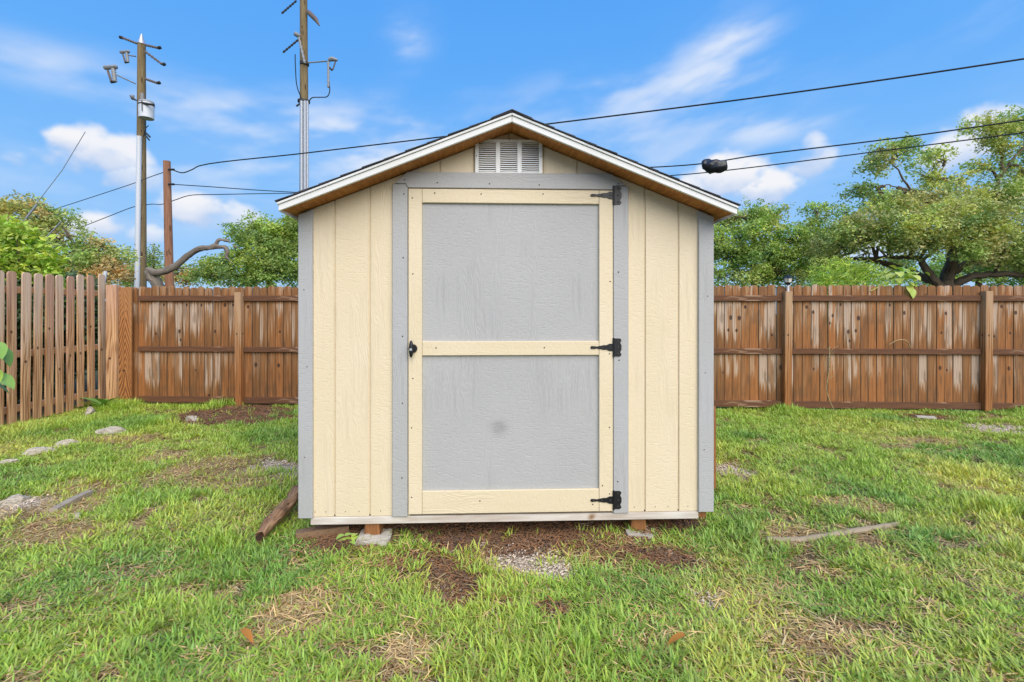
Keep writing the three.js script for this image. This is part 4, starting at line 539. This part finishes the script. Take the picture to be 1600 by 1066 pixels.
// ---------------------------------------------------------------- bushes and plants at the fences
function bush(name, label, o, R, n, geos, tints, seed, scale, stems) {
  const T = thing(name, label, 'plant', o), r = rng(seed), st = []; for (let i = 0; i < stems; i++) { const a = r() * 6.28, q = V(Math.cos(a) * R.x * 0.7 * r(), R.y * 2 * (0.5 + 0.45 * r()), Math.sin(a) * R.z * 0.7 * r()); st.push(tube(curve([V((r() - 0.5) * 0.2, 0, (r() - 0.5) * 0.2), q.clone().multiplyScalar(0.5).add(V(0.05, 0.1, 0)), q], 6), [0.02, 0.018, 0.015, 0.012, 0.01, 0.007, 0.004], 5, false)); }
  part('stems', merge(st), barkMat, T).userData.kind = 'stuff';
  geos.forEach((g, gi) => { const m = shade(new THREE.InstancedMesh(g, leafMat, n)), q = new THREE.Object3D(), c = new THREE.Color(); m.name = 'foliage'; m.userData.kind = 'stuff'; for (let i = 0; i < n; i++) { let v; do v = V(r() * 2 - 1, r() * 2 - 1, r() * 2 - 1); while (v.lengthSq() > 1 || fbm(v.x * 2.4 + seed, v.y * 2.4, v.z * 2.4, 2) < 0.49); q.position.set(v.x * R.x, R.y + v.y * R.y, v.z * R.z); q.rotation.set((r() - 0.5) * 1.4, r() * 6.28, (r() - 0.5) * 1.4); q.scale.setScalar(scale * (0.6 + 0.7 * r())); q.updateMatrix(); m.setMatrixAt(i, q.matrix); const t = tints[Math.floor(r() * tints.length)], b = 0.8 + 0.4 * r(); c.setRGB(t[0] * b, t[1] * b, t[2] * b); m.setColorAt(i, c); } T.add(m); });
  return T;
}
const LIME = [[0.5, 0.68, 0.08], [0.62, 0.74, 0.1], [0.4, 0.6, 0.07]], DEEP = [[0.07, 0.13, 0.03], [0.1, 0.18, 0.035]];
bush('lime_shrub', 'bright lime leaved shrub leaning over the slatted fence', V(-6.88, 1.1, -6.7), V(0.58, 0.74, 0.45), 300, broad, LIME, 21, 0.62, 9);
bush('dark_shrub', 'dark green shrub filling the gaps behind the slatted fence', V(-6.75, 0, -5.9), V(0.65, 0.95, 1.5), 420, broad, DEEP, 22, 0.95, 14);
bush('dark_shrub', 'deep green growth behind the slatted fence\'s rear end', V(-7.6, 0, -7.8), V(1.3, 0.98, 0.7), 380, broad, DEEP.concat([[0.14, 0.22, 0.05]]), 23, 0.95, 14);
bush('feathery_shrub', 'yellow green feathery shrub rising just above the rear fence', V(4.74, 0.82, -6.95), V(0.68, 0.63, 0.34), 300, [leafSpray(71, 18, 0.13, 0.09, 0.014, 0.9), leafSpray(72, 18, 0.13, 0.09, 0.014, 0.9)], LIME, 24, 1, 12);
// single large leaves: stem plants
function heartLeaf(L, w, fold) { const pos = [], idx = [], n = 6; for (let i = 0; i <= n; i++) { const t = i / n, hw = w * Math.pow(Math.sin(Math.PI * Math.min(0.12 + t * 0.88, 1)), 0.75) * (1 - 0.25 * t), y = -0.35 * L * t * t; pos.push(-hw, y + fold * hw, t * L, 0, y, t * L, hw, y + fold * hw, t * L); } for (let i = 0; i < n; i++) { const a = i * 3; idx.push(a, a + 1, a + 3, a + 1, a + 4, a + 3, a + 1, a + 2, a + 4, a + 2, a + 5, a + 4); } const g = new THREE.BufferGeometry(); g.setAttribute('position', new THREE.Float32BufferAttribute(pos, 3)); g.setIndex(idx); g.computeVertexNormals(); return g; }
const leafCol = (r, g, b) => new THREE.MeshPhysicalMaterial({ color: new THREE.Color().setRGB(r, g, b), roughness: 0.5, side: THREE.DoubleSide, transmission: 0.35, thickness: 0 });
const lf = heartLeaf(1, 0.42, 0.25), slim = heartLeaf(1, 0.2, 0.3), LM = [leafCol(0.46, 0.62, 0.08), leafCol(0.62, 0.68, 0.12), leafCol(0.32, 0.54, 0.09), leafCol(0.2, 0.4, 0.07), leafCol(0.55, 0.5, 0.18)];
function leafy(name, label, o, leaves, stem, mats, geo = lf) { const T = thing(name, label, 'plant', o); if (stem) part('stem', tube(curve(stem, 14), 0.006, 6), mats[mats.length - 1], T); leaves.forEach(([x, y, z, s, yaw, pitch], i) => { const m = part('leaf', geo, mats[i % mats.length], T, [x, y, z]); m.scale.setScalar(s); m.rotation.set(pitch, yaw, 0, 'YXZ'); }); return T; }
{
  const r = rng(61), o = P(1408, 446, 6.4); let lv = []; for (let i = 0; i < 44; i++) lv.push([(r() - 0.5) * 0.44, 0.02 + r() * 0.24, (r() - 0.3) * 0.2, 0.06 + r() * 0.07, (r() - 0.5) * 3.4, 0.5 * r()]); lv.push([0.05, -0.04, 0.08, 0.14, 0.1, 0.9], [0.03, -0.01, 0.1, 0.1, -0.5, 0.8]);
  leafy('climbing_vine', 'yellow green broad leaved vine spilling over the rear fence top', o, lv, [V(0.2, -0.1, -0.06), V(0.1, 0.06, -0.02), V(-0.1, 0.08, 0), V(-0.25, 0.02, 0.04), V(-0.45, -0.08, 0.07)], [LM[0], LM[1], LM[2], LM[1]]);
  const q = P(3, 580, 4.3); q.y = 0; leafy('garden_plant', 'large green leaves of a plant entering the frame by the slatted fence', V(-4.62, 0, -4.3), [[0.02, 1.02, 0.05, 0.24, 1.3, 0.25], [0.06, 0.98, 0, 0.2, 1.7, 0.7], [-0.02, 0.78, 0.05, 0.22, 1.4, 0.1], [0.02, 0.74, 0.05, 0.26, 1.6, 0.15], [0.0, 0.66, 0, 0.16, 2.2, 0.4], [-0.1, 0.9, 0, 0.2, -1, 0.3], [-0.1, 0.6, 0, 0.2, -1.5, 0.3]], [V(-0.05, 0, 0), V(-0.02, 0.5, 0), V(0, 1.04, 0)], [LM[2], LM[3], LM[0]]);
  const w = G(160, 640); leafy('broadleaf_weed', 'broad leaved green weed growing at the slatted fence\'s rear end', w, [0, 1, 2, 3, 4, 5, 6, 7].map(i => [(r() - 0.5) * 0.1, 0.03, (r() - 0.5) * 0.1, 0.2 + 0.12 * r(), i * 0.8 + r() * 0.5, -0.5 - 0.5 * r()]), null, [LM[3], LM[2]], slim);
  const w2 = G(418, 632); leafy('broadleaf_weed', 'low green weed at the foot of the rear fence near the shed', w2, [0, 1, 2, 3, 4, 5, 6, 7, 8, 9].map(i => [(r() - 0.5) * 0.22, 0.03, (r() - 0.5) * 0.12, 0.08 + 0.06 * r(), i * 0.7, -0.5 * r()]), null, [LM[3], LM[2]]);
  const w3 = G(545, 855); leafy('broadleaf_weed', 'tiny yellow green weed sprouting beside the shed\'s concrete pad', w3, [0, 1, 2, 3, 4, 5, 6, 7].map(i => [(r() - 0.5) * 0.1, 0.03 + 0.04 * r(), (r() - 0.5) * 0.06, 0.03 + 0.02 * r(), i * 0.8, -0.2]), null, [LM[0], LM[2]]);
  const tan = new THREE.MeshStandardMaterial({ color: new THREE.Color().setRGB(0.42, 0.31, 0.15), roughness: 0.9 }), ds = P(1293, 640, 6.1); ds.y = 0; const D = thing('dry_weed', 'tall dry seed stalk standing against the rear fence boards', 'plant', ds);
  part('stalk', tube(curve([V(0.05, 0, 0.1), V(-0.02, 0.3, 0.02), V(0.02, 0.55, 0), V(0.06, 0.85, -0.05)], 16), 0.006, 5), tan, D); for (let i = 0; i < 9; i++) { const y = 0.4 + i * 0.05, s = i % 2 ? 1 : -1; part('seed_branch', tube([V(0.015 + (y - 0.4) * 0.1, y, 0), V(0.015 + s * 0.07, y + 0.06, 0.02)], [0.004, 0.002], 4), tan, D); }
  part('seed_branch', tube(curve([V(0.05, 0.75, -0.04), V(0.1, 0.84, -0.02), V(0.14, 0.86, 0)], 6), 0.003, 4), tan, D);
  const tg = P(1405, 535, 6.28); solo('dry_tendril', tube(curve([V(-0.13, -0.03, 0), V(-0.03, 0.03, 0.02), V(0.08, 0.02, 0.02), V(0.15, -0.07, 0)], 12), 0.006, 5), tan, 'pale curved tendril clinging above the rear fence\'s middle rail', 'plant', tg);
}

// ================================================================= LAWN
{
  const bladeMat = new THREE.MeshPhysicalMaterial({ color: 0xffffff, vertexColors: true, roughness: 0.5, side: THREE.DoubleSide, transmission: 0.4, thickness: 0 });
  function tuft(seed, n, len, wid, lean, spread, dryness, flat = false) {
    const r = rng(seed), pos = [], col = [], idx = [];
    for (let i = 0; i < n; i++) {
      const a = r() * 6.283, L = len * (0.5 + 0.8 * r()), w = wid * (0.7 + 0.6 * r()), l0 = flat ? 1.32 + 0.22 * r() : lean * (0.25 + 0.9 * r()), bend = flat ? (r() - 0.35) * 0.5 : 0.35 + 0.8 * r(), sx = Math.cos(a + 1.57), sz = Math.sin(a + 1.57); let x = (r() - 0.5) * spread, z = (r() - 0.5) * spread, y = flat ? 0.003 + 0.012 * r() : -0.004; const b0 = pos.length / 3, dry = r() < dryness, k = 0.75 + 0.5 * r(), yl = r(); const c = dry ? [2.1 * k, 1.35 * k, 2.6 * k] : [k * (0.85 + 0.4 * yl), k, k * (1.05 - 0.3 * yl)];
      const S = 3; for (let s = 0; s <= S; s++) { const t = s / S, hw = w / 2 * (s === 0 ? 0.7 : s === S ? 0.05 : 1 - 0.25 * (s - 1)); pos.push(x - sx * hw, y, z - sz * hw, x + sx * hw, y, z + sz * hw); col.push(...c, ...c); const th = l0 + bend * t; x += Math.cos(a) * Math.sin(th) * L / S; z += Math.sin(a) * Math.sin(th) * L / S; y += Math.cos(th) * L / S; }
      for (let s = 0; s < S; s++) { const q = b0 + s * 2; idx.push(q, q + 1, q + 2, q + 1, q + 3, q + 2); }
    }
    const g = new THREE.BufferGeometry(); g.setAttribute('position', new THREE.Float32BufferAttribute(pos, 3)); g.setAttribute('color', new THREE.Float32BufferAttribute(col, 3)); g.setIndex(idx); g.computeVertexNormals(); return g;
  }
  const T = thing('lawn_grass', 'patchy green and straw coloured lawn grass in front of the fences', 'grass'); T.userData.kind = 'stuff';
  const variants = [tuft(1, 13, 0.07, 0.0082, 1.0, 0.065, 0.03), tuft(2, 13, 0.065, 0.008, 1.15, 0.075, 0.08), tuft(3, 12, 0.078, 0.0085, 0.9, 0.055, 0.02), tuft(4, 11, 0.06, 0.006, 1.15, 0.09, 0.5), tuft(5, 12, 0.15, 0.008, 0.5, 0.05, 0.08)];
  const lists = variants.map(() => []), r = rng(91);
  const shed = (x, z) => x > -1.22 && x < 1.2 && z < -2.86 && z > -6.0;
  const tall = [[1560, 800, 40, 0.9], [1500, 740, 40, 0.5], [330, 855, 40, 0.7], [255, 668, 40, 0.7], [410, 685, 40, 0.5], [1340, 730, 40, 0.6], [440, 770, 30, 0.6], [1590, 870, 40, 0.7], [100, 668, 60, 0.6], [890, 1020, 60, 0.4], [230, 1020, 60, 0.4]].map(([px, py, w, s]) => { const p = G(px, py), q = G(px + w, py); return [p.x, p.z, q.x - p.x, s]; });
  const CELLS = 165000;
  for (let i = 0; i < CELLS; i++) {
    const z = -1.35 - 5.75 * Math.pow(r(), 1.05), half = Math.min(9, 1.2 - z * 1.16), x = (r() * 2 - 1) * half; if (r() > half / 9) continue;
    if (shed(x, z) && z < -2.95) continue; if (x < -5.85 || z < -6.9) continue;
    const b = bareAt(x, z), fr = fbm(x * 1.6, z * 1.6, 3, 3), fine = fbm(x * 7, z * 7, 6, 2), bareness = Math.max(b[0] * 0.97, b[1] * 0.96, b[2] * 0.72);
    if (r() < bareness || fine < 0.3) continue;
    let h = 0.35 + 0.8 * fbm(x * 2.2, z * 2.2, 12, 3); for (const [tx, tz, tw, s] of tall) h += s * Math.exp(-((x - tx) ** 2 + (z - tz) ** 2) / (tw * tw));
    if (z < -5.9) h += 0.8 * sstep(-5.85, -6.3, z) * sstep(0.45, 0.7, fbm(x * 2.3, z * 2, 40, 2));
    const dry = clamp(b[2] * 0.5 + 0.8 * sstep(0.55, 0.75, fbm(x * 1.1 + 7, z * 1.1, 21, 4)) + (x < -1.3 ? 0.12 : 0)), v = h > 1.5 && r() < 0.5 ? 4 : r() < dry * 0.6 ? 3 : Math.floor(r() * 3);
    lists[v].push([x, z, v === 4 ? h * 0.55 : h, dry, fr]);
  }
  const green = [0.36, 0.55, 0.075], yellow = [0.62, 0.67, 0.14], deep = [0.22, 0.43, 0.075], q = new THREE.Object3D(), c = new THREE.Color();
  variants.forEach((g, k) => {
    const L = lists[k], m = shade(new THREE.InstancedMesh(g, bladeMat, L.length)); m.name = 'grass_tufts'; m.userData.kind = 'stuff';
    L.forEach(([x, z, h, dry, fr], i) => { q.position.set(x, groundY(x, z), z); q.rotation.set((r() - 0.5) * 0.3, r() * 6.283, (r() - 0.5) * 0.3); q.scale.set(0.8 + 0.4 * r(), h, 0.8 + 0.4 * r()); q.scale.multiplyScalar(0.9); q.updateMatrix(); m.setMatrixAt(i, q.matrix); let t = mix3(mix3(green, deep, sstep(0.5, 0.75, fr)), yellow, clamp(dry * 0.8 + 0.3 * sstep(0.5, 0.3, fr) + (r() - 0.5) * 0.3)); const b = 0.8 + 0.4 * r(); c.setRGB(t[0] * b, t[1] * b, t[2] * b); m.setColorAt(i, c); }); T.add(m);
  });
  // straw and chips lying on the soil
  const straw = tuft(9, 12, 0.06, 0.0042, 1.5, 0.16, 0, true), chip = (() => { const gs = []; for (let i = 0; i < 12; i++) { const g = new THREE.BoxGeometry(0.006 + 0.02 * r(), 0.003, 0.003 + 0.004 * r()); g.rotateY(r() * 6.28); g.rotateZ((r() - 0.5) * 0.6); g.translate((r() - 0.5) * 0.12, 0.004 + r() * 0.008, (r() - 0.5) * 0.12); const col = new Float32Array(g.attributes.position.count * 3), k = 0.6 + 0.8 * r(); col.fill(k); g.setAttribute('color', new THREE.BufferAttribute(col, 3)); gs.push(g); } return mergeGeometries(gs); })();
  const litterMat = new THREE.MeshStandardMaterial({ color: 0xffffff, vertexColors: true, roughness: 0.9, side: THREE.DoubleSide });
  const put = (name, label, geo, n, f) => { const rows = []; for (let i = 0; i < n; i++) { const z = -1.35 - 5.6 * r(), half = Math.min(6.5, 1.2 - z * 1.16), x = (r() * 2 - 1) * half; if (x < -5.6) continue; const w = f(x, z); if (w) rows.push([x, z, w]); } const m = shade(new THREE.InstancedMesh(geo, litterMat, rows.length)); m.name = name; rows.forEach(([x, z, w], i) => { q.position.set(x, groundY(x, z) + 0.002, z); q.rotation.set((r() - 0.5) * 0.2, r() * 6.28, (r() - 0.5) * 0.2); q.scale.setScalar(0.7 + 0.7 * r()); q.updateMatrix(); m.setMatrixAt(i, q.matrix); c.setRGB(...w); m.setColorAt(i, c); }); scene.add(m); tag(m, label, 'litter', null, 'stuff'); };
  put('dry_straw', 'dry tan grass straw scattered over thin parts of the lawn', straw, 46000, (x, z) => { const b = bareAt(x, z), p = Math.max(b[2], 0.3 * b[0], 0.2); if (r() > p || b[1] > 0.7) return null; const k = 0.6 + 0.7 * r(); return b[0] > 0.5 ? [0.3 * k, 0.17 * k, 0.09 * k] : r() < 0.3 ? [0.34 * k, 0.22 * k, 0.11 * k] : [0.55 * k, 0.43 * k, 0.23 * k]; });
  put('mulch_chips', 'reddish brown mulch chips strewn below the shed door and rear fence', chip, 40000, (x, z) => { const b = bareAt(x, z); if (r() > b[0] * 0.9 || b[1] > 0.6) return null; const k = 0.6 + 0.7 * r(); return r() < 0.02 ? [0.4, 0.32, 0.24] : r() < 0.4 ? [0.14 * k, 0.085 * k, 0.055 * k] : [0.24 * k, 0.12 * k, 0.06 * k]; });
  const crumb = (() => { const gs = []; for (let i = 0; i < 14; i++) { const q0 = 0.0025 + 0.006 * r() * r(), g = new THREE.IcosahedronGeometry(q0, 0); g.scale(1, 0.7, 0.8 + 0.5 * r()); g.rotateY(r() * 6); g.translate((r() - 0.5) * 0.14, 0.003, (r() - 0.5) * 0.14); const col = new Float32Array(g.attributes.position.count * 3); col.fill(0.6 + 0.7 * r()); g.setAttribute('color', new THREE.BufferAttribute(col, 3)); gs.push(g); } return mergeGeometries(gs); })();
  put('soil_crumbs', 'loose crumbs of soil and pale sand on the bare patches of the lawn', crumb, 52000, (x, z) => { const b = bareAt(x, z), k = 0.7 + 0.5 * r(); if (b[1] > 0.4) return [0.62 * k, 0.52 * k, 0.41 * k]; if (r() < 0.45) return null; return b[0] > 0.5 ? [0.16 * k, 0.1 * k, 0.065 * k] : [0.36 * k, 0.25 * k, 0.14 * k]; });
  // a few fallen orange leaves
  const om = leafCol(0.55, 0.22, 0.03); [[378, 1003, 'orange fallen leaf lying in the near grass'], [107, 686, 'tan curled leaf lying among the edging stones'], [1070, 1012, 'small rust coloured leaf fallen in the near lawn beyond the dry patch']].forEach(([px, py, label], i) => { const p = G(px, py), m = solo('fallen_leaf', slim, i === 1 ? LM[4] : om, label, 'leaf', p.setY(0.05)); m.scale.setScalar(0.08); m.rotation.y = i * 2 + 1; });
}
renderer.render(scene, camera);
